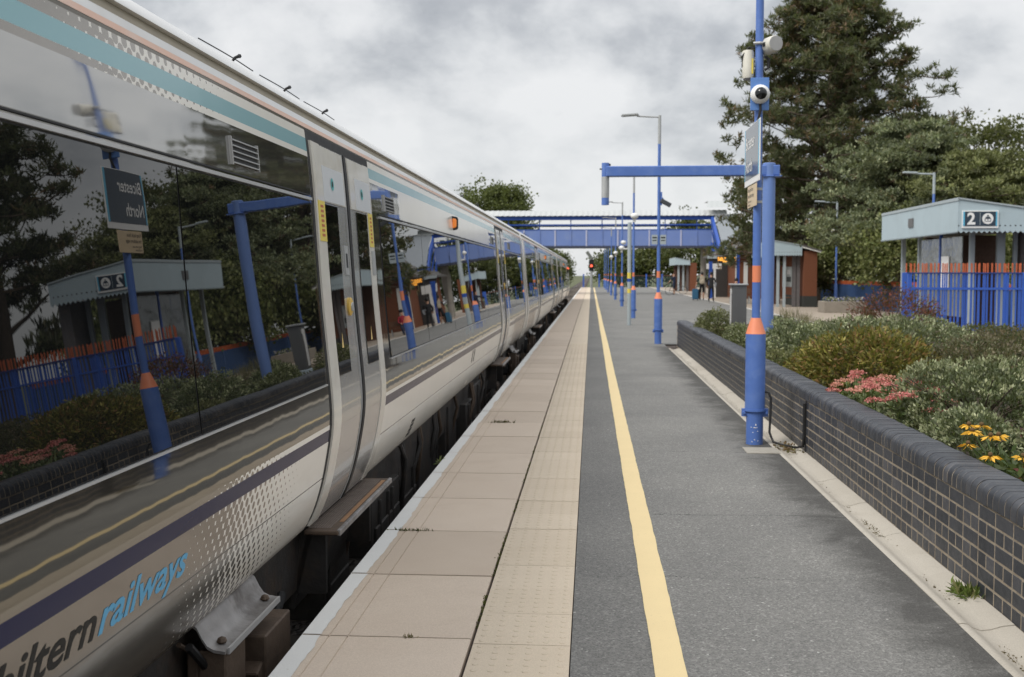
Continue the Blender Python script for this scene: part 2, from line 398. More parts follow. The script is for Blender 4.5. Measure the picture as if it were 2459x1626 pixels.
while y < PEND - 1:
    mb.prism(slab_profile(), y+.006, y+.994, 'Y'); mw.sheet(EDGE+.004, EDGE+.09+rnd.uniform(-.006,.006), y+.006, y+.994, .0028); mw.box(EDGE-.002, EDGE, y+.006, y+.994, -.045, -.004); y += 1.0
tag(mb.build('distant_paving_slabs', SLAB, platform), kind='stuff'); tag(mw.build('distant_painted_edge', WHT, platform), kind='stuff')
# tactile blister tiles
TP = .4305
mb = MB(); mb.box(-.2105,.2105,-.2135,.2135,-.06,0)
mb2 = MB()
for i in range(6):
    for j in range(6):
        cx, cy = -.175 + i*.07, -.179 + j*.0717
        mb2.lathe([(.0155,-.001),(.0135,.0020),(.0085,.0034),(.003,.0037)], (cx, cy, 0), 8)
tile = MB(); tile.add(mb.v, mb.f); tile.add(mb2.v, mb2.f)
tile_me = tile.mesh('tactile_tile', TACT, smooth=40)
NT_ = 64; ty0 = 5.49 - TP*18 + TP/2
for i in range(NT_):
    piece('tactile_tile', tile_me, platform, (-.2945, ty0 + i*TP, .001 + rnd.uniform(-.0015,.0015)), (rnd.uniform(-.002,.002), rnd.uniform(-.002,.002), 0))
mb = MB(); y = ty0 + NT_*TP - TP/2
while y < PEND - 1: mb.box(-.505, -.084, y+.002, y+TP-.002, -.06, .001); y += TP
tag(mb.build('distant_tactile_tiles', TACT, platform), kind='stuff')
# asphalt, buff paving, yellow line
mb = MB(); mb.sheet(-.079, 1.685, -12, 25.3, 0); mb.sheet(-.079, 7.3, 25.3, PEND, 0)
tag(mb.build('platform_surface', ASPH), kind='structure')
tag(MB().box(7.42, 14.5, 25.3, PEND, -.02, .004).build('pavement', BUFF), kind='structure')
tag(MB().box(7.3, 7.42, 25.3, PEND, -.03, .03).build('kerb', pbr('pale_kerb', (.55,.53,.49), .8, var=.1)), kind='structure')
mb = MB(); vs = []; n = 0; y = -4.0; a = b_ = 0.0
while y < PEND - 1:
    a = a*.75 + rnd.uniform(-.0016,.0016); b_ = b_*.75 + rnd.uniform(-.0016,.0016)
    # the line drifts a little, laid by hand
    dr = .004*math.sin(y*.31)
    vs += [(.259+dr*.6+a, y, .004), (.39+dr*.6+b_, y, .004)]; n += 1; y += .06 if y < 16 else .35
mb.add(vs, [(2*i, 2*i+1, 2*i+3, 2*i+2) for i in range(n-1)])
tag(mb.build('painted_line', YEL), kind='structure')
# concrete drainage channel, cast in lengths
CHAN = worldmat('channel_concrete', f_slab((.40,.37,.315), (.50,.465,.41), (.27,.235,.18)))
chp = [(1.685,-.08),(1.685,.003),(1.70,.006),(1.725,.004),(1.745,-.012),(1.785,-.026),(1.83,-.02),(1.88,-.004),(1.935,.004),(1.935,-.08)]
channel = tag(MB().box(1.70,1.93,-3.2,24.6,-.09,-.045).build('drainage_channel', CONC), kind='structure')
ch_me = MB().prism([(x-1.8, z) for x,z in chp], -.448, .448, 'Y').mesh('channel_section', CHAN, smooth=35)
for i in range(30): piece('channel_section', ch_me, channel, (1.8, -2.6 + i*.9, rnd.uniform(-.003,.002)), (0,0,rnd.uniform(-.002,.002)))
# inspection cover beside the post
mb = MB(); mb.box(1.40,1.70,9.83,10.16,0,.007); mb.box(1.46,1.64,9.98,9.995,.007,.0085); mb.box(1.52,1.60,9.91,9.92,.007,.0085)
tag(mb.build('access_cover', CONC, bevel=.002, off=(1.55,10.0,0)), 'small flat concrete access cover set in the asphalt before the near post', 'cover')

# ------------------------------------------------------------------ low wall of dark engineering bricks
def f_ebrick(g, pos, b):
    oi = g.n('ShaderNodeObjectInfo').outputs['Random']
    base = g.mix(g.noise(pos, 7.5, 3, .6), (.020,.024,.031), (.056,.061,.072))
    base = g.mix(1.0, base, g.ramp(oi, [(0,(.58,.60,.66)),(.8,(1.15,1.12,1.1)),(1,(1.75,1.6,1.5))]), 'MULTIPLY')
    base = g.mix(g.m('MULTIPLY', g.ramp(g.noise(pos, 30, 6, .7), [(.58,(0,0,0)),(.75,(1,1,1))]), .35), base, (.12,.115,.11))
    lime = g.ramp(g.noise(pos, 3.1, 8, .75, 1.2), [(.69,(0,0,0)),(.74,(1,1,1))])
    base = g.mix(g.m('MULTIPLY', lime, .4), base, (.33,.33,.33))
    g.put(b.inputs['Base Color'], base); g.put(b.inputs['Roughness'], g.m('MULTIPLY_ADD', g.noise(pos, 25, 3), .3, .33))
    bp = g.n('ShaderNodeBump', None, Strength=.5, Distance=.003, Height=g.noise(pos, 90, 4, .7)); g.put(b.inputs['Normal'], bp.outputs[0])
EBRICK = worldmat('blue_engineering_brick', f_ebrick)
MORTAR = pbr('mortar', (.29,.245,.185), .95, var=.28, vscale=16, bump=.004, bscale=120, dirt=(.16,.12,.08), dscale=6, damt=.5)
WX, WY0, WY1 = 1.938, -3.0, 24.85
wall = thing('garden_wall', 'low wall of dark blue bricks with rounded coping beside the platform', 'wall', (2.05, 10.9, 0))
mb = MB(); mb.box(WX+.0012, WX+.215, WY0+.01, WY1-.01, -.05, .47); mb.prism([(WX-.0055+x*.94, .4705+z*.93) for x,z in [(.0,.0),(.0,.045)] + [(.062-.062*math.cos(a*math.pi/16), .045+.062*math.sin(a*math.pi/16)) for a in range(1,9)] + [(.2,.107),(.22,.1),(.22,0)]], WY0+.01, WY1-.01, 'Y')
mb.box(WX+.006, 7.2, WY1-.2, WY1-.03, -.05, .5)
mb.build('mortar_core', MORTAR, wall)
st_me = MB().box(0,.06,-.1075,.1075,-.0345,.0345).mesh('brick', EBRICK, bevel=.003)
hd_me = MB().box(0,.06,-.0512,.0512,-.0345,.0345).mesh('brick', EBRICK, bevel=.003)
CP = .0777
cands = []
for c in range(6):
    z = .036 + c*CP; pitch, me = (.1125, hd_me) if c % 2 == 0 else (.225, st_me)
    y = WY0 + .06 + (.056 if c % 2 else 0)
    while y < WY1 - .1:
        cands.append((y, z, me, c)); y += pitch
vis = sorted([t for t in cands if t[0] > 4.75], key=lambda t: t[0])
near_set = set(id(t) for t in vis[:300]); far = MB()
for t in cands:
    y, z, me, c = t; dx = rnd.uniform(-.0004,.0004)
    if id(t) in near_set: piece('brick', me, wall, (WX+dx, y, z+rnd.uniform(-.0015,.0015)), (rnd.uniform(-.004,.004),0,rnd.uniform(-.002,.002)))
    else:
        hw = .1075 if me is st_me else .0512
        far.box(WX+dx, WX+.06, y-hw, y+hw, z-.035, z+.035)
tag(far.build('distant_bricks', EBRICK, wall), kind='stuff')
arc = [(.0,.0),(.0,.045)] + [(.062-.062*math.cos(a*math.pi/16), .045+.062*math.sin(a*math.pi/16)) for a in range(1,9)] + [(.2,.107),(.225,.1),(.225,0)]
cop_me = MB().prism([(x, z) for x,z in arc], -.0325, .0325, 'Y').mesh('coping_brick', EBRICK, smooth=30, bevel=.0025)
far = MB(); y = WY0 + .04; k = 0
while y < WY1:
    if 4.3 < y < 21 : piece('coping_brick', cop_me, wall, (WX-.008+rnd.uniform(-.002,.002), y, .4705+rnd.uniform(-.002,.002)), (0,rnd.uniform(-.008,.008),rnd.uniform(-.01,.01)))
    else: far.prism([(WX-.008+x, .4705+z) for x,z in arc], y-.0325, y+.0325, 'Y')
    y += .0752
tag(far.build('distant_coping_bricks', EBRICK, wall), kind='stuff')
MB().box(WX-.006, WX+.004, 9.93, 9.965, 0, .47).build('expansion_joint', RUBBER, wall)
# bed soil
vs = []; nx, ny = 24, 60
for j in range(ny+1):
    for i in range(nx+1):
        x = 2.1 + 11.4*i/nx; y = -3 + 27.7*j/ny; vs.append((x, y, .40 + .05*math.sin(x*1.7+y*.6) + rnd.uniform(-.015,.015)))
tag(MB().add(vs, [(j*(nx+1)+i, j*(nx+1)+i+1, (j+1)*(nx+1)+i+1, (j+1)*(nx+1)+i) for j in range(ny) for i in range(nx)]).build('flower_bed_soil', SOIL), kind='structure')
# ================================================================== the train
ZP = [(.286,-1.478),(.33,-1.448),(.40,-1.418),(.48,-1.394),(.556,-1.374),(.64,-1.359),(.74,-1.341),(.81,-1.333),(.88,-1.330),(.96,-1.334),(1.04,-1.341),(1.25,-1.361),(1.46,-1.381),(1.75,-1.401),(2.03,-1.419),(2.20,-1.434),(2.345,-1.452)]
_z = np.linspace(.286, 2.345, 220); _x = np.interp(_z, [p[0] for p in ZP], [p[1] for p in ZP])
for _ in range(3): _x[1:-1] = np.convolve(np.r_[[_x[0]]*4, _x, [_x[-1]]*4], np.ones(9)/9, 'valid')[1:-1]
def XS(z): return float(np.interp(z, _z, _x))
YC = 11.62; HL = 10.95; KS = 1.06; PITCH = 23.64
def hz(a): return YC + a

def livery():
    mt = bpy.data.materials.new('train_livery'); mt.use_nodes = True; g = NT(mt.node_tree)
    tc = g.n('ShaderNodeTexCoord').outputs['Object']
    s3 = g.n('ShaderNodeSeparateXYZ', None, Vector=tc); y = s3.outputs[1]; z = g.m('SUBTRACT', s3.outputs[2], .915)
    a = g.m('ABSOLUTE', y)
    cream = g.mix(g.noise(tc, 1.3, 5), (.78,.755,.69), (.84,.815,.76))
    silver = g.mix(g.noise(tc, 5, 5), (.28,.262,.235), (.35,.33,.30))
    # halftone of silver discs that shrink towards the doors
    S = .066
    def disc(off):
        dy = g.m('SUBTRACT', g.m('FRACT', g.m('ADD', g.m('DIVIDE', y, S), off+100)), .5)
        dz = g.m('SUBTRACT', g.m('FRACT', g.m('ADD', g.m('DIVIDE', z, S), off+.3)), .5)
        return g.m('SQRT', g.m('ADD', g.m('MULTIPLY', dy, dy), g.m('MULTIPLY', dz, dz)))
    d = g.m('MULTIPLY', g.m('MINIMUM', disc(0.0), disc(.5)), S)
    up = g.m('GREATER_THAN', z, 1.5)
    a0 = g.m('MULTIPLY_ADD', up, .7, 6.6)           # discs vanish here
    rr = g.m('MULTIPLY', g.m('SUBTRACT', a, a0), .035/1.62)
    msil = g.m('LESS_THAN', d, rr)
    msil = g.m('MAXIMUM', msil, g.m('GREATER_THAN', rr, .034))
    col = g.mix(msil, cream, silver)
    metal = g.m('MULTIPLY', msil, .75)
    def zone(z0, z1, c, met, ex=None):
        nonlocal col, metal
        mk = g.between(z, z0, z1)
        if ex is not None: mk = g.m('MULTIPLY', mk, ex)
        col = g.mix(mk, col, c); metal = g.m('ADD', g.m('MULTIPLY', metal, g.m('SUBTRACT', 1.0, mk)), g.m('MULTIPLY', mk, met)); return mk
    gl = (.40,.395,.38)
    g1 = zone(.832, 2.008, (.215,.205,.185), .92)
    g2 = zone(2.008, 2.196, gl, .92, g.m('GREATER_THAN', a, 3.55))
    pz = zone(.746, .808, (.022,.025,.068), .0)
    zone(2.223, 2.290, (.25,.455,.50), .05)
    zone(2.332, 2.346, (.10,.085,.06), .2)
    zone(.5515, .5575, (.04,.038,.035), .2)
    # road film on the skirt, streaks and scuffs
    film = g.ramp(g.m('MULTIPLY', g.noise(g.n('ShaderNodeMapping', None, Vector=tc, Scale=(1,.6,4)).outputs[0], 3.0, 7, .65, .4), g.m('SUBTRACT', 1.35, z)), [(.38,(0,0,0)),(.75,(1,1,1))])
    col = g.mix(g.m('MULTIPLY', film, .35), col, (.26,.20,.14))
    sp = g.n('ShaderNodeTexVoronoi', None, Vector=g.n('ShaderNodeMapping', None, Vector=tc, Scale=(1,1.0,.35)).outputs[0], Scale=9.0)
    fl = g.m('MULTIPLY', g.m('LESS_THAN', sp.outputs['Distance'], .05), g.m('GREATER_THAN', g.noise(tc, 2.4, 3), .56))
    col = g.mix(g.m('MULTIPLY', fl, .7), col, (.03,.028,.025))
    gloss = g.m('ADD', g1, g2, clamp=True)
    rough = g.m('SUBTRACT', .17, g.m('MULTIPLY', gloss, .125))
    rough = g.m('ADD', rough, g.m('MULTIPLY', film, .15))
    b = g.n('ShaderNodeBsdfPrincipled', None, Base_Color=col, Metallic=metal, Roughness=rough)
    g.put(b.inputs['Specular IOR Level'], g.m('SUBTRACT', .5, g.m('MULTIPLY', pz, .36))); b.inputs['IOR'].default_value = 1.42; b.inputs['Coat Weight'].default_value = .0; b.inputs['Coat Roughness'].default_value = .06
    wav = g.n('ShaderNodeMapping', None, Vector=tc, Scale=(1,.9,.55)).outputs[0]
    h = g.m('ADD', g.noise(wav, 2.6, 2, .4), g.m('MULTIPLY', g.noise(wav, 9.0, 1, .5), .05))
    bp = g.n('ShaderNodeBump', None, Strength=1.0, Distance=.0026, Height=h); g.put(b.inputs['Normal'], bp.outputs[0]); g.put(b.inputs['Coat Normal'], bp.outputs[0])
    g.t.links.new(b.outputs[0], g.n('ShaderNodeOutputMaterial').inputs[0]); return mt
LIV = livery()
def tglass():
    mt = bpy.data.materials.new('train_glass'); mt.use_nodes = True; g = NT(mt.node_tree)
    tc = g.n('ShaderNodeTexCoord').outputs['Object']
    b = g.n('ShaderNodeBsdfPrincipled', None, Base_Color=(.006,.0065,.007), Roughness=.0)
    b.inputs['IOR'].default_value = 1.62; b.inputs['Coat Weight'].default_value = .0; b.inputs['Coat Roughness'].default_value = 0.0
    bp = g.n('ShaderNodeBump', None, Strength=1.0, Distance=.0012, Height=g.noise(g.n('ShaderNodeMapping', None, Vector=tc, Scale=(1,.8,1)).outputs[0], 1.7, 1, .4))
    g.put(b.inputs['Normal'], bp.outputs[0]); g.put(b.inputs['Coat Normal'], bp.outputs[0])
    g.t.links.new(b.outputs[0], g.n('ShaderNodeOutputMaterial').inputs[0]); return mt
TGL = tglass()
CREAM = pbr('train_cream', (.72,.695,.635), .22, var=.05, coat=.3, dirt=(.42,.35,.26), dscale=2.5, damt=.35)
DOORM = pbr('door_silver', (.46,.455,.445), .2, .45, var=.05, vscale=3, coat=.4, rvar=.05)
DOORTOP = pbr('door_label', (.60,.62,.64), .35, var=.03)
TRIM = pbr('bright_trim', (.50,.50,.50), .3, .3, var=.05, rvar=.05)
ROOFW = pbr('train_roof_white', (.70,.70,.69), .35, var=.05, vscale=1.5, dirt=(.5,.48,.44), dscale=1.5, damt=.4)
PEACH = pbr('cantrail_peach', (.68,.43,.32), .4, var=.08, vscale=1.2, dirt=(.66,.62,.56), dscale=.9, damt=.9)
KHAKI_SHADE = pbr('gutter_khaki_shade', (.30,.265,.20), .7, var=.14, vscale=3, dirt=(.17,.15,.12))  # gutter grime, with the shadow of the lip painted into the khaki
STICK = pbr('yellow_sticker', (.72,.58,.10), .45, var=.06)
PRINT = pbr('dark_print', (.02,.021,.021), .5, spec=.2); PRINTB = pbr('logo_blue', (.11,.40,.66), .4, var=.05, spec=.25)
LAMPO = emit('orange_indicator', (.75,.22,.04), .22); LAMPR = emit('red_indicator', (1.0,.14,.05), .9)

def panel(mb, y0, y1, z0, z1, off, mi=0, nz=None, depth=.03):
    nz = nz or max(1, int((z1-z0)/.06)); vs = []
    for i in range(nz+1):
        z = z0 + (z1-z0)*i/nz; x = XS(z)
        vs += [(x+off, y0, z), (x+off, y1, z), (x+off-depth, y0, z), (x+off-depth, y1, z)]
    fs = []
    for i in range(nz):
        a = 4*i; fs += [(a, a+1, a+5, a+4), (a+2, a, a+4, a+6), (a+1, a+3, a+7, a+5), (a+3, a+2, a+6, a+7)]
    fs += [(0,2,3,1), (4*nz, 4*nz+1, 4*nz+3, 4*nz+2)]
    return mb.add(vs, fs, mi)
def on_side(vs, fs, y0, z0, off, mb=None, mi=0):
    mb = mb or MB(); return mb.add([(XS(z0+v)+off, y0+u, z0+v) for u, v, *_ in vs], fs, mi)

def make_carriage(label):
    t = thing('railway_carriage', label, 'carriage', (TCX, YC, -.915), 'carriages of the train at the platform')
    side = [(XS(z), z) for z in np.linspace(.286, 2.345, 64)]
    mir = [(2*TCX-x, z) for x, z in side]
    MB().prism([(TCX+1.0,.20)] + side + mir[::-1] + [(TCX-1.0,.20)], YC-HL, YC+HL, 'Y').build('body', LIV, t, smooth=40)
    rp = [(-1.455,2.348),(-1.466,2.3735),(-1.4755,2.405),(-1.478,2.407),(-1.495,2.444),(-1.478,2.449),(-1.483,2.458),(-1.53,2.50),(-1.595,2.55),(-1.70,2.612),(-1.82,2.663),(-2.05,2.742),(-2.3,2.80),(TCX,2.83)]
    mb = MB(); k = len(rp); mr = [(2*TCX-x, z) for x, z in rp[:-1]][::-1]; full = rp + mr; n = len(full)
    vs = [(x, YC-HL+.05, z) for x, z in full] + [(x, YC+HL-.05, z) for x, z in full]
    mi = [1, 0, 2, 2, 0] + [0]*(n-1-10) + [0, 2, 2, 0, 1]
    for i in range(n-1): mb.add([], []); 
    b0 = len(mb.v); mb.v += vs
    for i in range(n-1): mb.f.append([i, i+1, n+i+1, n+i]); mb.m.append(mi[i])
    mb.f += [list(range(n)), list(range(n, 2*n))]; mb.m += [0, 0]
    rf = mb.build('roof', [ROOFW, PEACH, KHAKI_SHADE], t, smooth=50)
    for (yy, xx) in ((5.15,-1.70), (6.02,-1.70), (6.88,-1.70), (14.3,-1.7), (16.2,-1.7)):
        zz = 2.612
        h = MB(); h.tube([(xx-.01, yy, zz), (xx+.004, yy, zz+.018), (xx+.018, yy+.008, zz+.026), (xx+.018, yy+.028, zz+.032)], [.006,.007,.008,.011], 6)
        h.tube([(xx+.01, yy-.50, zz+.004), (xx+.01, yy-.2, zz+.008), (xx+.005, yy, zz+.012), (xx+.01, yy+.26, zz+.004)], .003, 5)
        h.build('roof_lug', RUBBER, rf)
    mb = MB().prism([(TCX+.9,-.10),(TCX+1.10,-.10),(TCX+1.12,.24),(TCX+1.0,.285),(TCX-1.0,.285),(TCX-1.12,.24),(TCX-1.10,-.10),(TCX-.9,-.10)], YC-HL+.1, YC+HL-.1, 'Y')
    mb.build('underframe', DARKST, t)
    # glazing
    secs = [(YC-HL+.12, 1.87), (1.87, 3.647), (3.647, 5.424)]
    mids = [7.229 + i*1.7554 for i in range(6)]
    secs += [(mids[i], mids[i+1]) for i in range(5)] + [(2*YC-b, 2*YC-a) for a, b in secs[::-1]]
    sl = MB(); 
    for a, b in ((secs[0][0]-.01, 5.434), (mids[0]-.01, mids[-1]+.01), (2*YC-5.434, 2*YC-secs[0][0]+.01)):
        panel(sl, a, b, 1.046, 1.972, .002)
    sl.build('window_seal', RUBBER, t, smooth=30)
    for a, b in secs: panel(MB(), a+.007, b-.007, 1.052, 1.966, .0055, depth=.01).build('window', TGL, t, smooth=30)
    for a, b in ((secs[0][0]-.02, 5.44), (mids[0]-.012, mids[-1]+.012), (2*YC-5.44, 2*YC-secs[0][0]+.02)):
        panel(MB(), a, b, 1.0375, 1.0455, .010, nz=1).build('window_trim', TRIM, t)
        m2 = panel(MB(), a, b, 1.974, 1.988, .013, nz=1); panel(m2, a, b, 1.998, 2.004, .006, nz=1, mi=1); m2.build('window_trim', [TRIM, RUBBER], t)
    # double doors
    for sgn in (0, 1):
        def yy(v): return 2*YC - v if sgn else v
        def pn(mb, a, b, *r, **k): a, b = sorted((yy(a), yy(b))); return panel(mb, a, b, *r, **k)
        pn(MB(), 5.475, 7.005, .288, 2.338, .0015).build('door_surround', RUBBER, t, smooth=30)
        for (p0, p1, l0, l1, w0, w1, st0, st1) in ((5.515,5.69,5.69,6.212,5.70,5.985,5.55,5.685), (6.80,6.95,6.305,6.80,6.47,6.775,6.81,6.93)):
            lo, hi = min(p0,l0), max(p1,l1)
            dr = pn(MB(), l0, l1, .295, 2.285, .008).build('door', DOORM, t, smooth=30)
            pn(MB(), p0, p1, .295, 2.285, .0125).build('door_stile', CREAM, dr, smooth=30)
            m2 = pn(MB(), w0, w1, 1.065, 1.972, .0125, depth=.01); m2.build('door_window', TGL, dr, smooth=30)
            pn(MB(), lo+.03, hi-.02, 1.985, 2.278, .0145, depth=.01).build('door_header', CREAM, dr, smooth=30)
            pn(MB(), lo+.17, hi-.05, 1.99, 2.175, .0165, depth=.004).build('white_label', DOORTOP, dr)
            m2 = MB(); cyl_c = (lo+hi)/2 + .02
            n = 20
            for r0, r1, mi in ((.0,.018,1), (.018,.034,0)):
                vs = []; 
                for j in range(n):
                    an = 2*math.pi*j/n
                    for r in (r0, r1):
                        zz = 2.09 + r*math.sin(an); vs.append((XS(zz)+.0185, yy(cyl_c + r*math.cos(an)), zz))
                m2.add(vs, [(2*j, 2*j+1, (2*j+3)%(2*n), (2*j+2)%(2*n)) for j in range(n)], mi)
            m2.build('round_badge', [pbr('teal_badge', (.05,.40,.40), .4), PRINT], dr)
            m2 = pn(MB(), st0, st1, 1.775, 1.985, .0155, depth=.004)
            for j in range(7): pn(m2, st0+.04, st1-.04, 1.80+j*.025, 1.813+j*.025, .017, mi=1, nz=1, depth=.003)
            m2.build('yellow_notice', [STICK, pbr('notice_red', (.45,.12,.05), .5)], dr)
            m2 = MB(); c = yy((w0+w1)/2); x = XS(1.15)+.0145
            m2.add([(x, c-.045, 1.105), (x, c+.045, 1.105), (XS(1.29)+.0145, c, 1.29)], [(0,1,2)]); m2.build('warning_triangle', pbr('warning_cream', (.72,.52,.20), .5), dr)
        pn(MB(), 6.212, 6.232, .295, 2.285, .010).build('door_seal', GALV, t, smooth=30)
        pn(MB(), 6.232, 6.29, .295, 2.285, .016).build('door_seal', RUBBER, t, smooth=30)
        pn(MB(), 6.29, 6.305, .295, 2.285, .010).build('door_seal', GALV, t, smooth=30)
        m2 = pn(MB(), 6.075, 6.165, 1.60, 1.765, .014, nz=1); pn(m2, 6.10, 6.14, 1.64, 1.72, .0155, mi=1, nz=1); m2.build('door_handle', [GALV, BLACK], t)
        m2 = MB(); m2.lathe([(.052,0),(.052,.016),(.04,.022)], (XS(1.42)+.004, yy(6.10), 1.42), 16, 'X', 0); m2.lathe([(.026,.022),(.024,.028)], (XS(1.42)+.004, yy(6.10), 1.42), 14, 'X', 1)
        m2.build('door_button', [pbr('button_yellow', (.62,.40,.08), .4), GALV], t, smooth=40)
        pn(MB(), 6.83, 6.93, 1.60, 1.75, .018, nz=1).build('emergency_handle_box', GALV, t)
        # footboard under the doors
        m2 = MB(); y0, y1 = sorted((yy(5.56), yy(7.06)))
        m2.box(-1.50,-1.315,y0,y1,.236,.26); 
        st = m2.build('footboard', RUST, t, bevel=.006)
        m2 = MB(); m2.box(-1.36,-1.335,y0+.22,y1-.08,.26,.262); m2.build('worn_strip', pbr('worn_copper_wood', (.30,.16,.075), .6, var=.25, vscale=20), st)
        m2 = MB()
        for j in range(9): m2.box(-1.488+j*.0135, -1.481+j*.0135, y0+.06, y1-.05, .26, .2635)
        m2.build('tread', pbr('tread_brown', (.16,.13,.11), .7, var=.3, vscale=25), st)
        m2 = MB(); m2.box(-1.326,-1.305,y0+.01,y1-.01,.232,.266); m2.build('metal_nosing', SILVERM, st, bevel=.004)
        m2 = MB(); m2.box(-1.60,-1.42,y0+.15,y0+.19,-.12,.234); m2.box(-1.60,-1.42,y1-.19,y1-.15,-.12,.234); m2.obox((-1.56,(y0+y1)/2,.0),(.03,1.2,.42),(0,.25,0)); m2.build('footboard_bracket', DARKST, st)
    # air grilles above the windows
    for ya in (4.42, 7.62, 2*YC-7.62, 2*YC-4.42):
        m2 = panel(MB(), ya-.165, ya+.165, 2.042, 2.142, .004, nz=1); gr = m2.build('air_grille', RUBBER, t)
        for j in range(5): panel(MB(), ya-.165, ya+.165, 2.043+j*.0225, 2.0475+j*.0225, .012, nz=1).build('slat', GALV, gr)
        [panel(MB(), ya+e, ya+e+.013, 2.036, 2.148, .011, nz=1).build('frame_side', DOORM, gr) for e in (-.178,.165)]
    # body-side door-open lamp
    yl = 11.235; xl = XS(2.13)
    m2 = MB(); m2.prism([(xl-.01,2.055),(xl+.045,2.065),(xl+.055,2.085),(xl+.055,2.175),(xl+.045,2.195),(xl-.01,2.205)], yl-.02, yl+.02, 'Y'); lp = m2.build('indicator_lamp', BLACK, t, bevel=.006)
    for s in (-1, 1):
        m2 = MB(); m2.prism([(xl,2.08),(xl+.035,2.085),(xl+.042,2.10),(xl+.042,2.16),(xl+.035,2.175),(xl,2.18)], yl+s*.02, yl+s*.036, 'Y'); m2.build('amber_lens', LAMPO, lp, bevel=.008)
    # cream end pillars, gangway
    for s in (-1, 1):
        a, b = sorted((YC+s*(HL+.004), YC+s*(HL-.40))); panel(MB(), a, b, .30, 2.33, .010).build('end_pillar', CREAM, t, smooth=30)
    MB().box(TCX-.62, TCX+.62, YC+HL-.02, YC+HL+.40, .15, 2.35).build('gangway', RUBBER, t)
    # bogies
    for s in (-1, 1):
        cb = YC + s*8.05
        bg_ = MB(); bg_.prism([(cb-1.75,-.42),(cb-1.5,-.18),(cb-.75,-.18),(cb-.45,-.36),(cb+.45,-.36),(cb+.75,-.18),(cb+1.5,-.18),(cb+1.75,-.42),(cb+1.5,-.5),(cb+.8,-.36),(cb+.5,-.52),(cb-.5,-.52),(cb-.8,-.36),(cb-1.5,-.5)], -1.74, -1.60, 'X')
        bo = bg_.build('bogie', DARKST, t, bevel=.01)
        for a in (-1.3, 1.3):
            for sx in (1, -1):
                m2 = MB(); m2.lathe([(.05,.075),(.12,.075),(.13,.04),(.33,.03),(.34,.07),(.42,.068),(.445,-.05),(.1,-.05)], (TCX+sx*.75, cb+a, -.487), 28, 'X'); m2.build('wheel', RUST, bo, smooth=30)
            m2 = MB(); m2.lathe([(.13,-.14),(.13,.04),(.10,.07)], (-1.62, cb+a, -.487), 14, 'X'); m2.box(-1.72,-1.56,cb+a-.17,cb+a+.17,-.40,-.26); m2.build('axle_box', RUST, bo, bevel=.008)
            m2 = MB(); m2.tube([(-1.66, cb+a*.55, -.1), (-1.6, cb+a*1.2, -.42)], .045, 8); m2.build('damper', RUST, bo, smooth=30)
        m2 = MB(); m2.lathe([(.2,-.3),(.28,-.22),(.28,.02),(.2,.1)], (-1.78, cb, .05), 20); m2.build('air_spring', RUBBER, bo, smooth=40)
        # anti-roll bracket with a curved aluminium cover
        ys = cb + .80
        pr = [(-1.60,.262),(-1.565,.29),(-1.53,.282),(-1.495,.255),(-1.475,.215),(-1.455,.185),(-1.43,.172),(-1.385,.166)]
        prof = pr + [(x, z-.012) for x, z in pr[::-1]]
        m2 = MB().prism(prof, ys-.38, ys+.34, 'Y'); br = m2.build('bracket_cover', SILVERM, bo, smooth=35)
        m2 = MB()
        for yy_ in (ys-.30, ys+.26): m2.lathe([(.022,0),(.022,.016),(.012,.026)], (-1.425, yy_, .172), 6)
        m2.box(-1.50,-1.39,ys-.36,ys-.12,-.42,.158); m2.box(-1.545,-1.50,ys-.36,ys-.33,-.42,.16); m2.obox((-1.475,ys+.02,-.05),(.05,.03,.5),(.75,0,0)); m2.obox((-1.47,ys+.25,-.12),(.15,.36,.22),(.35,0,0)); m2.box(-1.56,-1.38,ys+.12,ys+.5,-.14,.06)
        m2.build('bracket_box', RUST, br, bevel=.008)
        m2 = MB(); m2.box(-1.383,-1.374,ys-.36,ys+.32,.15,.174); m2.build('bracket_edge', TRIM, br)
        # hoses and brake rigging around the bogie
        r3 = random.Random(int(cb*10))
        for k in range(6):
            ya = cb + r3.uniform(-1.6,1.0); x = r3.uniform(-1.58,-1.47); zt = r3.uniform(.05,.22)
            m3 = MB().tube([(x,ya,zt),(x+.03,ya+.15,zt-r3.uniform(.1,.3)),(x+.02,ya+.5,zt-r3.uniform(.15,.4)),(x-.02,ya+.8,zt-r3.uniform(0,.2))], r3.uniform(.010,.022), 7); m3.build('hose', RUBBER if k%2 else RUST, bo, smooth=40)
        for k in range(5):
            ya = cb + r3.uniform(-1.5,1.6); z0 = r3.uniform(-.45,-.05); MB().obox((r3.uniform(-1.6,-1.5),ya,z0),(.10,r3.uniform(.08,.3),r3.uniform(.08,.25)),(r3.uniform(-.3,.3),0,0)).build('bogie_fitting', DARKST if k%2 else RUST, bo, bevel=.008)
    # equipment slung between the bogies
    r2 = random.Random(4); y = YC-5.2
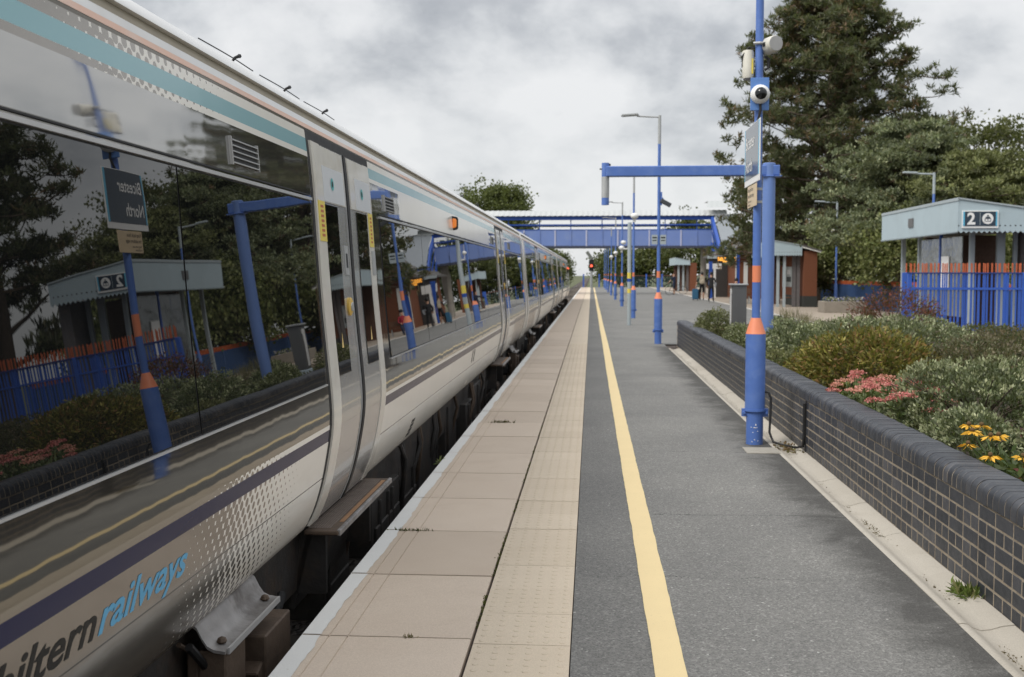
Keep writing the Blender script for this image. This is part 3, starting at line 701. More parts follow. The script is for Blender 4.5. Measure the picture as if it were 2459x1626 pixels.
    while y < YC+5.4:
        L = r2.uniform(.5,1.3); x1 = r2.uniform(-1.62,-1.50); z0 = r2.uniform(-.6,-.35); z1 = r2.uniform(.0,.2)
        m2 = MB().box(-2.4, x1, y, y+L, z0, z1)
        for j in range(r2.randint(1,4)): yb = y + r2.uniform(.05,L-.05); m2.box(x1-.01, x1+.025, yb-.012, yb+.012, z0+.03, z1-.02)
        if r2.random() < .6: m2.box(x1, x1+.02, y+.08, y+L-.08, z0+.1, z0+.2)
        eb = m2.build('equipment_box', DARKST, t, bevel=.008)
        for j in range(r2.randint(1,3)):
            yb = y + r2.uniform(0,L); m3 = MB().tube([(x1+.02,yb,.26),(x1+.05,yb+r2.uniform(-.1,.1),r2.uniform(.0,.15)),(x1-.02,yb+r2.uniform(-.2,.3),r2.uniform(-.35,-.1))], r2.uniform(.014,.03), 7); m3.build('pipe', RUST if r2.random()<.5 else DARKST, eb, smooth=40)
        y += L + r2.uniform(.08,.45)
    return t
car1 = make_carriage('nearest train carriage, silver and cream, with the blue and dark operator lettering low down')
car1.location = (-2.841, YC*KS, -1.066); car1.scale = (KS,)*3
lb = ['second train carriage, beyond the nearest one, reflecting the blue lamp posts', 'farthest train carriage, the last before the open track']
for i in (1, 2):
    c = copy_tree(car1); c.location.y = YC*KS + PITCH*i; c['label'] = lb[i-1]
    if i == 2:
        for ch in [o for o in c.children if o.name.startswith('gangway')]: bpy.data.objects.remove(ch)
        for yy_ in (8.2, 10.9):
            m2 = MB().box(XS(1.98)+.002, XS(1.98)+.05, YC+yy_-.08, YC+yy_+.08, 1.95, 2.03); m2.build('red_lamp', LAMPR, c, off=(TCX,YC,-.915))
# operator name on the nearest carriage only
vs, fs = text_mesh('chiltern', .150, .16, .0026)
w1 = max(v[0] for v in vs); k = .625/w1
on_side([(u*k, v*1.0) for u, v, *_ in vs], fs, 2.245, .597, .0012).build('operator_name', PRINT, car1, off=(TCX,YC,-.915))['label'] = 'dark first half of the operator name'
vs, fs = text_mesh('railways', .150, .16, .0030)
w1 = max(v[0] for v in vs); k = .660/w1
on_side([(u*k, v*1.0) for u, v, *_ in vs], fs, 2.885, .597, .0012).build('operator_name', PRINTB, car1, off=(TCX,YC,-.915))['label'] = 'light blue second half of the operator name'
m2 = MB()
for j, (a, b) in enumerate(((8.42,8.47),(8.5,8.56))):
    for q_ in range(4): panel(m2, a+q_*.012, b+q_*.012, .33+q_*.035, .355+q_*.035, .003, nz=1, depth=.004)
for ya in (12.35, 12.55): panel(m2, ya, ya+.05, .60, .74, .003, nz=1, depth=.004)
tag(m2.build('small_markings', PRINT, car1, off=(TCX,YC,-.915)), kind='stuff')
# ================================================================== lamp posts along the platform
PX = 1.548; PY = [10.41 + 15.05*i for i in range(9)]
def make_post(y):
    t = thing('lamp_post', 'x', 'lamp post', (PX, y, 0), 'blue lamp posts in a row along the platform')
    c = (PX, y, 0)
    MB().lathe([(.079,0),(.079,.30),(.079,.31),(.093,.325),(.093,1.045)], c, 28).build('sleeve', BLUE, t, smooth=40)
    MB().lathe([(.0935,1.045),(.045,1.195)], c, 28).build('orange_cone', ORANGE, t, smooth=40)
    MB().lathe([(.0385,1.19),(.0385,2.6),(.036,4.6)], c, 20).build('shaft', BLUE, t, smooth=40)
    MB().lathe([(.0395,1.53),(.0395,1.685)], c, 20).build('orange_band', ORANGE, t, smooth=40)
    MB().lathe([(.037,4.6),(.036,5.25),(.02,5.26)], c, 18).build('grey_top', GALV, t, smooth=40)
    m2 = MB()
    for s in (-1, 1):
        m2.obox((PX+s*.098, y, .30), (.05,.03,.075)); m2.cyl((PX+s*.105, y-.045, .30), (PX+s*.105, y+.045, .30), .012, n=6)
    m2.lathe([(.1,.335),(.1,.315),(.085,.31)], c, 28); m2.build('hinge_collar', BLUE, t, smooth=40)
    m2 = MB(); m2.tube([(PX, y, 5.21), (PX-.3, y, 5.225), (PX-.52, y, 5.24)], .02, 8); m2.build('arm', GALV, t, smooth=40)
    m2 = MB(); m2.obox((PX-.68, y, 5.262), (.40,.16,.05), (0,-.06,0)); m2.build('lantern', GALV, t, bevel=.018, bseg=2)
    return t
p1 = make_post(PY[0])
labs = ['nearest blue lamp post, orange banded, carrying the station name sign and loudspeakers',
        'second blue lamp post, standing just past the far end of the brick wall',
        'third blue lamp post from the camera, right beside the grey banded mast',
        'fourth blue lamp post from the camera, left of the grey banded mast',
        'fifth blue lamp post from the camera in the platform row',
        'sixth blue lamp post from the camera in the platform row',
        'seventh blue lamp post from the camera, in front of the footbridge',
        'eighth blue lamp post from the camera, beyond the footbridge', 'ninth and farthest blue lamp post near the platform end']
for i, y in enumerate(PY):
    c = p1 if i == 0 else copy_tree(p1)
    c.location.y = y; c['label'] = labs[i]
Y1 = PY[0]
# paint chips on the near post
m2 = MB()
for a, z, h in ((-1.66,.165,.010),(-1.80,.165,.006),(-1.46,.166,.007),(-1.57,.192,.016),(-2.1,.168,.006),(-1.9,.12,.005),(-1.35,.13,.005),(-1.7,.05,.008),(-1.3,.04,.006),(-2.0,.03,.007)):
    m2.obox((PX+.0795*math.cos(a), Y1+.0795*math.sin(a), z), (.010,.003,h), (0,0,a+math.pi/2))
tag(m2.build('paint_chips', SIGNW, p1), kind='stuff')
# name sign: faces the track
def sign_panel(name, label, cat, x, y0, y1, z0, z1, mat):
    t = thing(name, label, cat, (x, (y0+y1)/2, z0)); return t
t = thing('station_name_sign', 'navy sign in a pale frame reading Bicester North on the near lamp post', 'sign', (1.50, 10.44, 2.44))
SY0, SY1, SZ0, SZ1 = 9.985, 10.92, 2.448, 3.005
MB().box(1.497,1.507,SY0,SY1,SZ0,SZ1).build('backing', SIGNW, t, bevel=.003)
MB().box(1.4945,1.497,SY0+.05,SY1-.05,SZ0+.06,SZ1-.008).build('face', SIGNNAVY, t)
m2 = MB(); m2.box(1.494,1.497,SY0+.018,SY0+.05,SZ0+.06,SZ1-.008); m2.box(1.494,1.497,SY1-.05,SY1-.018,SZ0+.06,SZ1-.008); m2.build('blue_border', SIGNBLUE, t)
def sign_text(txt, size, yc, z, x, mat, parent, align='LEFT', bold=.0, name='lettering', sx=1.0):
    vs, fs = text_mesh(txt, size, 0, bold, align)
    # seen from the track (looking +X) the text runs from +Y to -Y
    MB().add([(x, yc - u*sx, z + v) for u, v, *_ in vs], fs).build(name, mat, parent)
sign_text('Bicester', .172, 10.84, 2.795, 1.4925, SIGNW, t, bold=.002)
sign_text('North', .172, 10.84, 2.575, 1.4925, SIGNW, t, bold=.002)
t2 = thing('notice_sign', 'small tan notice about the platform edge, under the station name sign', 'sign', (1.50, 10.43, 2.23))
MB().box(1.499,1.505,10.15,10.72,2.235,2.44).build('plate', TAN, t2, bevel=.002)
for txt, z, s in (('Keep back from', 2.385, .052), ('the platform edge', 2.33, .052), ('Passing trains cause', 2.285, .030), ('air turbulence', 2.252, .030)):
    sign_text(txt, s, 10.69, z, 1.4975, PRINT, t2)
m2 = MB()
for z in (2.28, 2.40): m2.box(1.503,1.55,10.39,10.46,z-.008,z+.008); m2.lathe([(.043,z-.012),(.043,z+.012)], (PX,Y1,0), 16)
m2.build('bracket', GALV, t2)
m2 = MB()
for z in (2.6, 2.88): m2.box(1.504,1.53,10.38,10.47,z-.012,z+.012)
m2.build('bracket', GALV, t)
# dome camera on its back plate (faces the camera)
t = thing('dome_camera', 'white dome security camera on a blue plate high on the near post', 'camera', (PX, Y1-.05, 3.27))
MB().box(PX-.085, PX+.085, Y1-.062, Y1-.045, 3.12, 3.42).build('back_plate', pbr('plate_blue', (.10,.22,.52), .45), t, bevel=.004)
m2 = MB(); m2.lathe([(.088,.0),(.088,-.03),(.076,-.06),(.058,-.075)], (PX, Y1-.062, 3.265), 26, 'Y'); m2.build('housing', SIGNW, t, smooth=35)
m2 = MB(); m2.lathe([(.056,-.074),(.048,-.10),(.03,-.118),(.008,-.124)], (PX, Y1-.062, 3.265), 20, 'Y'); m2.build('dark_dome', GLASSDK, t, smooth=50)
m2 = MB(); m2.tube([(PX+.005, Y1-.06, 3.19), (PX+.005, Y1-.075, 3.12), (PX-.012, Y1-.05, 3.03), (PX-.02, Y1-.04, 2.98)], .012, 7); m2.build('cable', RUBBER, t, smooth=40)
def speaker(label, c, rz, tilt, L, r):
    t = thing('loudspeaker', label, 'loudspeaker', c, 'loudspeakers on the near post')
    M = Euler((tilt, 0, rz)).to_matrix()
    def put(mb): return MB().add([tuple(Vector(c) + M @ Vector(v)) for v in mb.v], mb.f)
    a = MB().lathe([(r*.8,-L*.5),(r*.95,-L*.42),(r,-L*.1),(r,L*.44),(r*.95,L*.5)], (0,0,0), 24, 'Y'); put(a).build('housing', CREAMW, t, smooth=35)
    a = MB().lathe([(r*.88,-L*.505),(r*.84,-L*.512)], (0,0,0), 24, 'Y'); put(a).build('grille', pbr('grille_grey', (.36,.36,.36), .6), t)
    a = MB(); a.box(-r*1.05,-r,-.02,.02,-.02,.02); a.box(r,r*1.05,-.02,.02,-.02,.02); put(a).build('pivot', BLACK, t)
    return t
s1 = speaker('round cream loudspeaker facing the camera at the top right of the near post', (PX+.105, Y1-.04, 3.72), .35, 0, .16, .078)
m2 = MB(); m2.tube([(PX-.06,Y1-.03,3.74),(PX,Y1-.045,3.74),(PX+.04,Y1-.04,3.735)], .014, 7); m2.build('bracket', GALV, s1)
m2 = MB(); m2.tube([(PX+.05,Y1-.01,3.62),(PX+.085,Y1,3.6),(PX+.085,Y1,3.52),(PX+.05,Y1,3.5)], .014, 7); m2.build('cable', RUBBER, s1, smooth=40)
s2 = speaker('cream loudspeaker pointing down on the track side of the near post', (PX-.10, Y1+.02, 3.55), 0, 1.45, .26, .055)
m2 = MB(); m2.box(PX-.075,PX-.06,Y1-.04,Y1-.034,3.46,3.60); m2.build('yellow_label', STICK, s2)
m2 = MB(); m2.tube([(PX-.15,Y1+.02,3.55),(PX-.155,Y1,3.63),(PX-.10,Y1,3.71),(PX-.02,Y1,3.70)], .008, 6); m2.build('cable', RUBBER, s2, smooth=40)
# cable from the post and conduit on the wall
m2 = MB(); m2.tube([(PX+.09,Y1-.02,.50),(PX+.125,Y1-.03,.49),(PX+.145,Y1-.03,.44),(PX+.14,Y1-.05,.3),(PX+.13,Y1-.06,.12),(PX+.16,Y1-.1,.035),(PX+.24,Y1-.2,.02),(PX+.33,Y1-.33,.02),(1.92,Y1-.43,.05),(1.925,Y1-.45,.15),(1.925,Y1-.45,.44)], [.011]*8+[.013,.016,.016], 8)
tag(m2.build('power_cable', RUBBER, smooth=50, off=(PX+.2,Y1-.2,0)), 'black cable looping from the near post to the brick wall', 'cable')
# litter of dead leaves where the cable meets the gutter
n = 160; P = np.c_[rng.normal(1.80,.055,n), rng.normal(10.16,.16,n), rng.uniform(.0,.025,n)]
def leaves_mesh(name, P, D, L, W, C, mat=None):
    n = len(P); Rn = rng.normal(size=(n,3)); S = np.cross(D, Rn); S /= np.linalg.norm(S,axis=1)[:,None]+1e-9
    N = np.cross(S, D)
    L = np.asarray(L).reshape(-1,1)*np.ones((n,1)); W = np.asarray(W).reshape(-1,1)*np.ones((n,1))
    V = np.stack([P, P+D*L*.45+S*W+N*L*.06, P+D*L, P+D*L*.45-S*W+N*L*.06],1).reshape(-1,3)
    me = bpy.data.meshes.new(name)
    me.vertices.add(4*n); me.vertices.foreach_set('co', V.astype(np.float32).ravel())
    me.loops.add(4*n); me.loops.foreach_set('vertex_index', np.arange(4*n, dtype=np.int32))
    me.polygons.add(n); me.polygons.foreach_set('loop_start', np.arange(0,4*n,4,dtype=np.int32))
    me.update(calc_edges=True)
    ca = me.color_attributes.new('Col','FLOAT_COLOR','POINT')
    CC = np.repeat(np.c_[C, np.ones(n)],4,axis=0).astype(np.float32); ca.data.foreach_set('color', CC.ravel())
    me.materials.append(mat or LEAF); return me
def rdir(n, up=.0):
    d = rng.normal(size=(n,3)); d[:,2] += up; return d/np.linalg.norm(d,axis=1)[:,None]
def cmix(n, cols, jit=.18):
    cols = np.array(cols); c = cols[rng.integers(0,len(cols),n)]; return np.clip(c*(1+rng.normal(0,jit,(n,1))),.004,.95)
d = rdir(n); d[:,2] *= .2
o = bpy.data.objects.new('leaf_litter', leaves_mesh('leaf_litter', P, d, rng.uniform(.02,.05,n), rng.uniform(.006,.014,n), cmix(n,[(.12,.07,.035),(.2,.13,.07),(.07,.045,.03),(.16,.15,.06)]))); COL.objects.link(o)
tag(o, 'dead brown leaves gathered in the channel behind the near post', 'leaf litter', kind='stuff')

# second post: camera and notice box
t = thing('bracket_camera', 'dark security camera angled down on the second lamp post', 'camera', (1.58, PY[1], 3.25))
m2 = MB(); m2.obox((1.70,PY[1]-.03,3.25),(.26,.10,.10),(0,.5,0)); m2.build('housing', pbr('camera_dark', (.05,.055,.06), .5), t, bevel=.012)
m2 = MB(); m2.box(PX+.03,PX+.07,PY[1]-.04,PY[1]+.04,3.2,3.5); m2.tube([(PX+.04,PY[1],3.4),(PX+.1,PY[1],3.34),(1.66,PY[1]-.02,3.28)], .015, 6); m2.build('mount', BLUE, t)
t = thing('notice_plate', 'pair of small grey notice plates on the second lamp post', 'sign', (PX, PY[1], 2.3))
for s in (-1, 1):
    a, b = sorted((PX+s*.03, PX+s*.165)); m2 = MB(); m2.box(a,b,PY[1]-.05,PY[1]-.042,2.30,2.52); pl = m2.build('plate', GREYP, t)
    m2 = MB(); m2.box(a+.02,b-.02,PY[1]-.052,PY[1]-.05,2.44,2.47); m2.box(a+.02,b-.02,PY[1]-.052,PY[1]-.05,2.38,2.40); m2.build('print', PRINT, pl)
# dome cameras on other posts
for k, (i, z, dx) in enumerate(((2, 3.75, .02), (3, 2.95, -.03), (4, 3.0, 0), (5, 3.0, 0))):
    t = thing('dome_camera', ['white dome camera on the third lamp post','white dome camera hanging from a bracket at the fourth lamp post','white dome camera on the fifth lamp post','white dome camera on the sixth lamp post'][k], 'camera', (PX+dx, PY[i]-.1, z))
    m2 = MB(); m2.sphere((PX+dx, PY[i]-.12, z), .15, 14, 10, (1,.9,.75)); m2.build('housing', WHITE, t, smooth=60)
    m2 = MB(); m2.box(PX+dx-.05,PX+dx+.05,PY[i]-.1,PY[i]-.03,z-.22,z-.05); m2.build('mount', WHITE, t)
# grey banded mast
mx, my = 1.20, 34.85
t = thing('banded_mast', 'pale grey mast with yellow and blue bands between the lamp posts', 'mast', (mx,my,0))
MB().lathe([(.062,0),(.062,3.25),(.03,3.26)], (mx,my,0), 20).build('shaft', GREYP, t, smooth=40)
for a, b, m_ in ((1.48,1.67,STICK),(1.38,1.48,BLUED),(1.02,1.16,STICK)): MB().lathe([(.0635,a),(.0635,b)], (mx,my,0), 20).build('band', m_, t, smooth=40)
m2 = MB(); m2.tube([(mx,my,2.42),(mx-.18,my,2.42),(mx-.19,my,2.5)], .022, 8); m2.build('arm', WHITE, t, smooth=40)
m2 = MB().sphere((mx-.19,my,2.62), .085, 14, 10, (1,1,.8)); m2.build('globe_camera', WHITE, t, smooth=60)
# gantry: column in the bed, beam over the platform, hanging tube
gy = 18.5
t = thing('blue_gantry', 'blue tubular gantry with a long beam reaching over the platform', 'gantry', (2.935, gy, .35))
MB().lathe([(.104,.3),(.104,3.44),(.09,3.45)], (2.935,gy,0), 28).build('column', BLUEL, t, smooth=40)
MB().box(.24,3.10,gy-.09,gy+.09,3.24,3.41).build('beam', BLUE, t, bevel=.012)
m2 = MB(); m2.lathe([(.063,2.77),(.063,3.47)], (.228,gy,0), 22); ht = m2.build('hanging_tube', BLUE, t, smooth=40)
m2 = MB(); m2.lathe([(.0645,2.89),(.0645,3.24)], (.228,gy,0), 22); m2.build('grey_wrap', GALV, ht, smooth=40)
m2 = MB(); m2.box(.13,.165,gy-.02,gy+.02,3.36,3.38); m2.sphere((.30,gy,3.44),.02,8,6); m2.build('bolt', BLACK, ht)
m2 = MB(); m2.box(2.82,3.13,gy-.12,gy+.12,3.22,3.235); m2.build('flange', BLUE, t, bevel=.004)
# equipment cabinet in the bed
t = thing('equipment_cabinet', 'grey steel equipment cabinet on a pale base among the shrubs', 'cabinet', (2.65, 20, .35))
MB().box(2.52,2.78,19.82,20.12,.59,1.41).build('cabinet_body', STEELCAB, t, bevel=.008)
MB().box(2.495,2.805,19.79,20.15,1.41,1.44).build('lid', GALV, t, bevel=.006)
MB().box(2.51,2.79,19.81,20.13,.30,.59).build('base', pbr('pale_blue_base', (.42,.50,.55), .7), t, bevel=.01)
m2 = MB(); m2.box(2.505,2.52,19.86,19.9,1.26,1.33); m2.box(2.515,2.519,19.9,20.05,.65,1.35); m2.build('hinge', SIGNW, t)
m2 = MB(); m2.box(2.60,2.64,19.816,19.82,.62,1.38); m2.build('door_seam', STEELCAB, t)
# ================================================================== planting in the bed
def link(me, name, parent=None, mat=None):
    o = bpy.data.objects.new(name, me); COL.objects.link(o)
    if parent: o.parent = parent; o.location = -rootloc(parent)
    return o
def shrub(name, label, c, r, h, cols, L, W, n, per=9, spread=.05, up=.25, lumps=7, stems=10, tipcols=None, cat='shrub', group='shrubs in the raised bed', open_=0.0, z0=.36):
    cx, cy = c; rx, ry = r
    t = thing(name, label, cat, (cx, cy, z0), group)
    # lumpy dome of rosettes
    m = n // per
    ang = rng.uniform(0, 2*np.pi, m); u = rng.uniform(0, 1, m)
    el = np.arcsin(np.clip(u*1.12-.12, -.1, 1))
    la = rng.uniform(0, 2*np.pi, lumps); le = rng.uniform(.1, 1.3, lumps); lv = rng.uniform(-.22, .20, lumps)
    D = np.c_[np.cos(el)*np.cos(ang), np.cos(el)*np.sin(ang), np.sin(el)]
    LD = np.c_[np.cos(le)*np.cos(la), np.cos(le)*np.sin(la), np.sin(le)]
    bulge = 1 + (np.exp(-((D[:,None,:]-LD[None])**2).sum(2)/.12)*lv).sum(1)
    depth = 1 - np.abs(rng.normal(0, .17, m)) ; depth = np.clip(depth, .45, 1.05)
    rr = bulge*depth
    C = np.c_[cx + D[:,0]*rx*rr, cy + D[:,1]*ry*rr, z0 + np.maximum(D[:,2]*h*rr, .02)]
    N = np.c_[D[:,0]/rx, D[:,1]/ry, D[:,2]/h]; N /= np.linalg.norm(N,axis=1)[:,None]
    if open_: 
        keep = ~((np.abs(ang-4.4) < open_) & (el < .75)); C, N, depth = C[keep], N[keep], depth[keep]; m = len(C)
    P = np.repeat(C, per, 0) + rng.normal(0, spread, (m*per, 3))*np.array([1,1,.8])
    Dl = np.repeat(N, per, 0) + rng.normal(0, .62, (m*per, 3)); Dl[:,2] += up; Dl /= np.linalg.norm(Dl,axis=1)[:,None]
    tint = np.repeat(np.clip(1 + rng.normal(0, .32, m),.35,2), per)[:,None]
    Cc = cmix(m*per, cols, .14)*tint
    if tipcols:
        tip = np.repeat((depth > .93) & (rng.uniform(0,1,m) < .75), per); Cc[tip] = cmix(tip.sum(), tipcols, .14)*tint[tip]
    LL = rng.uniform(.7, 1.25, m*per)*L
    link(leaves_mesh('foliage', P, Dl, LL, LL*W/L, np.clip(Cc,.004,.9)), 'foliage', t)
    mb = MB(); r2 = random.Random(int(cx*100+cy))
    for i in range(stems):
        a = r2.uniform(0, 6.28); q_ = r2.uniform(.5, .95); ex, ey, ez = cx+math.cos(a)*rx*q_, cy+math.sin(a)*ry*q_, z0+h*r2.uniform(.35,.9)
        mx_, my_ = (cx*.6+ex*.4)+r2.uniform(-.03,.03), (cy*.6+ey*.4)+r2.uniform(-.03,.03)
        mb.tube([(cx+r2.uniform(-.06,.06), cy+r2.uniform(-.06,.06), z0-.05), (mx_, my_, z0+(ez-z0)*.55), (ex, ey, ez)], [.012,.008,.004], 5)
    mb.build('stems', WOODST, t)
    return t
SILV = [(.13,.15,.085),(.16,.18,.11),(.10,.125,.065),(.075,.095,.045)]; SILVT = [(.30,.325,.19),(.25,.28,.155),(.36,.37,.23)]
OLIV = [(.15,.14,.026),(.20,.17,.036),(.09,.10,.022),(.24,.13,.05),(.28,.24,.07)]
DRKR = [(.07,.075,.035),(.10,.075,.045),(.055,.065,.03),(.13,.10,.065)]
shrub('hebe_bush', 'large grey-green bush with pale leaf tips behind the sedum flowers, right side', (2.95,8.55), (.74,.95), .56, SILV, .030, .0075, 30000, tipcols=SILVT, spread=.016, open_=.42, stems=46, up=.5)
shrub('hebe_bush', 'small grey-green bush hugging the wall between sedum and yellow daisies', (2.50,7.35), (.30,.62), .34, SILV, .028, .0075, 11000, tipcols=SILVT, spread=.015, up=.5)
shrub('hebe_bush', 'grey-green bush at the right picture edge behind the yellow daisies', (3.05,6.75), (.50,.55), .42, SILV, .028, .0075, 12000, tipcols=SILVT, spread=.015, up=.5)
shrub('spiky_leaf_bush', 'yellow-olive bush with narrow hanging leaves behind the sedum', (2.95,12.1), (.86,1.15), .66, OLIV, .062, .0105, 21000, per=7, spread=.04, up=-.15, stems=8)
shrub('twiggy_bush', 'dark brownish bush with fine leaves right of the olive bush', (3.95,11.4), (.62,.8), .64, DRKR, .030, .008, 12000, tipcols=[(.17,.155,.10),(.15,.12,.08)], spread=.02)
shrub('twiggy_bush', 'buff-tipped bush at the right edge in front of the blue railings', (4.55,10.55), (.60,.72), .58, DRKR, .030, .008, 12000, tipcols=[(.26,.21,.115),(.22,.19,.10)], spread=.02)
shrub('hebe_bush', 'wide pale green mound in the middle of the bed behind the olive bush', (4.25,16.2), (1.55,1.7), .68, SILV, .042, .010, 17000, tipcols=SILVT, spread=.025)
shrub('hebe_bush', 'pale green bush beside the foot of the gantry column', (2.90,15.6), (.62,1.1), .55, SILV, .040, .010, 9000, tipcols=SILVT, spread=.025)
shrub('rounded_bush', 'dark olive bush on the wall left of the grey cabinet', (2.42,21.6), (.42,.85), .55, [(.085,.095,.04),(.11,.12,.055)], .04, .011, 6000, tipcols=[(.19,.19,.10)], spread=.025)
shrub('rounded_bush', 'grey-green bush right of the grey cabinet by the gantry', (3.15,19.6), (.45,.8), .50, SILV, .042, .011, 6000, tipcols=SILVT, spread=.025)
shrub('rounded_bush', 'green bush on the wall in front of the grey cabinet', (2.45,17.6), (.33,.9), .42, [(.10,.115,.05),(.13,.15,.07)], .04, .011, 6500, tipcols=SILVT, spread=.025)
shrub('rounded_bush', 'low bush along the wall just beyond the near post', (2.38,13.9), (.25,.95), .30, [(.10,.115,.05),(.12,.12,.05)], .035, .010, 5000, tipcols=[(.2,.2,.1)], spread=.02)
shrub('berberis_bush', 'dark red spreading bush in front of the left end of the blue railings', (5.75,21.4), (1.05,.8), .98, [(.13,.025,.024),(.17,.04,.035),(.08,.02,.018),(.13,.06,.04)], .06, .012, 5200, per=6, spread=.07, stems=46)
shrub('dry_grass_clump', 'wispy dry grass clump behind the gantry column', (3.75,20.4), (.55,.5), .46, [(.22,.19,.11),(.17,.16,.085),(.26,.23,.15)], .22, .0028, 2600, per=8, spread=.03, up=1.6, stems=0, cat='grass')
shrub('low_green_bush', 'dark green and red leafy plants at the wall, bottom right corner', (2.55,5.75), (.30,.60), .30, [(.04,.06,.018),(.055,.075,.02),(.11,.028,.02),(.03,.045,.015)], .045, .014, 5200, per=6, spread=.03)
shrub('purple_leaf_plant', 'purple leaved plant among the grey-green bushes on the right', (2.95,7.15), (.22,.2), .46, [(.10,.028,.045),(.13,.04,.06),(.07,.02,.03)], .05, .018, 900, per=6, spread=.04, cat='plant')
shrub('dark_filler_bush', 'dark low bush in front of the railings at the far right', (6.6,17.0), (1.1,1.9), .44, DRKR, .045, .012, 8000, spread=.03)
# sedum: flat pink heads on fleshy stems
def sedum():
    t = thing('sedum_plant', 'clump of flat pink sedum flower heads against the brick coping', 'flowers', (2.42,9.45,.36))
    P=[];D=[];C=[];LL=[]
    heads = []
    r2 = random.Random(3)
    for i in range(44):
        for _ in range(80):
            x, y = r2.uniform(2.12,2.80), r2.uniform(8.1,10.3)
            if ((x-2.44)/.36)**2+((y-9.2)/1.1)**2 < 1 and all((x-a)**2+(y-b)**2 > .0125 for a,b,*_ in heads): break
        heads.append((x, y, .66+r2.uniform(-.06,.075)-.3*((x-2.45)**2) + .02*math.sin(y*3), r2.uniform(.055,.10)))
    mb = MB()
    for k,(x,y,z,r) in enumerate(heads):
        n = 130; a = rng.uniform(0,6.283,n); q_ = np.sqrt(rng.uniform(0,1,n))*r
        h = MB(); 
        P_ = np.c_[x+q_*np.cos(a), y+q_*np.sin(a), z+.016*(1-(q_/r)**2)+rng.normal(0,.004,n)]
        d = rdir(n,1.2)
        hue = [(.56,.17,.165),(.64,.24,.22),(.46,.12,.125),(.62,.29,.24)] if k%3 else [(.66,.30,.24),(.70,.36,.27)]
        link(leaves_mesh('flower_head', P_, d, rng.uniform(.012,.022,n), rng.uniform(.006,.009,n), cmix(n,hue,.14), PETAL), 'flower_head', t)
        mb.tube([(x*.7+2.45*.3,y*.7+9.5*.3,.36),(x,y,z)], [.006,.004], 5)
        for _ in range(16):
            s = r2.uniform(.3,.95); P.append((x*.7+2.45*.3+(x*.3-2.45*.3)*s+r2.uniform(-.02,.02), y*.7+9.5*.3+(y*.3-9.5*.3)*s+r2.uniform(-.02,.02), .36+(z-.36)*s))
    n = len(P); P = np.array(P)
    link(leaves_mesh('leaves', P, rdir(n,.4), rng.uniform(.04,.08,n), rng.uniform(.012,.02,n), cmix(n,[(.10,.15,.05),(.14,.19,.07),(.17,.21,.10)])), 'leaves', t)
    mb.build('stems', pbr('sedum_stem', (.16,.20,.08), .6), t)
sedum()
def daisies():
    t = thing('daisy_plant', 'group of yellow daisies drooping over the wall on the right', 'flowers', (2.36,6.35,.36))
    r2 = random.Random(9); mb = MB(); ctr = MB()
    for k,(x,y,z) in enumerate(((2.13,6.30,.645),(2.20,6.44,.70),(2.26,6.32,.69),(2.34,6.42,.68),(2.19,6.12,.61),(2.38,6.16,.60),(2.22,6.56,.72),(2.30,6.58,.715))):
        n = 13; a = np.arange(n)*6.283/n + r2.uniform(0,1); d = np.c_[np.cos(a), np.sin(a), np.full(n,-.35)+rng.normal(0,.12,n)]; d /= np.linalg.norm(d,axis=1)[:,None]
        P_ = np.array([(x,y,z)]) + d*.010
        S = np.c_[-np.sin(a), np.cos(a), np.zeros(n)]
        link(leaves_mesh('flower', P_, d, rng.uniform(.048,.062,n), .0095, cmix(n,[(.80,.42,.03),(.84,.48,.06)],.06), PETAL), 'flower', t)
        MB().sphere((x,y,z+.006), .014, 8, 6).build('flower_centre', pbr('flower_centre', (.10,.06,.02), .8), t); mb.tube([(2.36+r2.uniform(-.05,.05),6.4,.36),(x*.5+1.18,y*.5+3.18,.55),(x,y,z)], .004, 5)
    mb.build('stems', pbr('daisy_stem', (.08,.12,.04), .7), t)
    n = 420; P = np.c_[rng.normal(2.38,.09,n), rng.normal(6.38,.15,n), rng.uniform(.36,.56,n)]
    link(leaves_mesh('leaves', P, rdir(n,.2), rng.uniform(.04,.08,n), rng.uniform(.01,.018,n), cmix(n,[(.05,.08,.025),(.08,.11,.04)])), 'leaves', t)
daisies()
# weeds in joints and gutter
def weed(label, c, r, n, L, cols, name='weed_tuft'):
    P = np.c_[rng.normal(c[0],r[0],n), rng.normal(c[1],r[1],n), np.full(n,c[2])]
    o = link(leaves_mesh(name, P, rdir(n,1.1), rng.uniform(.5,1.2,n)*L, rng.uniform(.08,.16,n)*L, cmix(n,cols,.2)), name)
    tag(o, label, 'weeds')
GRN = [(.10,.15,.03),(.15,.20,.05),(.07,.10,.02),(.2,.2,.08)]
weed('green weed growing from the channel against the brick wall', (1.885,5.55,.0), (.028,.05), 130, .06, GRN)
weed('weeds in the slab joint near the white edge, before the footboard', (-1.11,6.69,-.004), (.06,.006), 90, .028, [(.08,.09,.03),(.06,.06,.03)])
weed('small weed in the slab joint at the bottom of the picture', (-.80,4.70,-.004), (.014,.006), 40, .02, [(.12,.10,.03),(.2,.14,.04)])
weed('weeds in the slab joint farther along the platform edge', (-.95,11.7,-.004), (.07,.01), 90, .045, [(.10,.09,.04)])
weed('pale weed hanging over the white edge into the track', (-1.30,9.35,-.04), (.02,.03), 30, .07, [(.35,.36,.2),(.2,.25,.1)])
P=[]; 
for i in range(1500):
    y = 3.6 + abs(rng.normal(0,4.5)); P.append((-.513+rng.normal(0,.006), y, -.012))
P = np.array(P); keep = np.sin(P[:,1]*2.3)+np.sin(P[:,1]*5.1+1) > -.35; P = P[keep]; n = len(P)
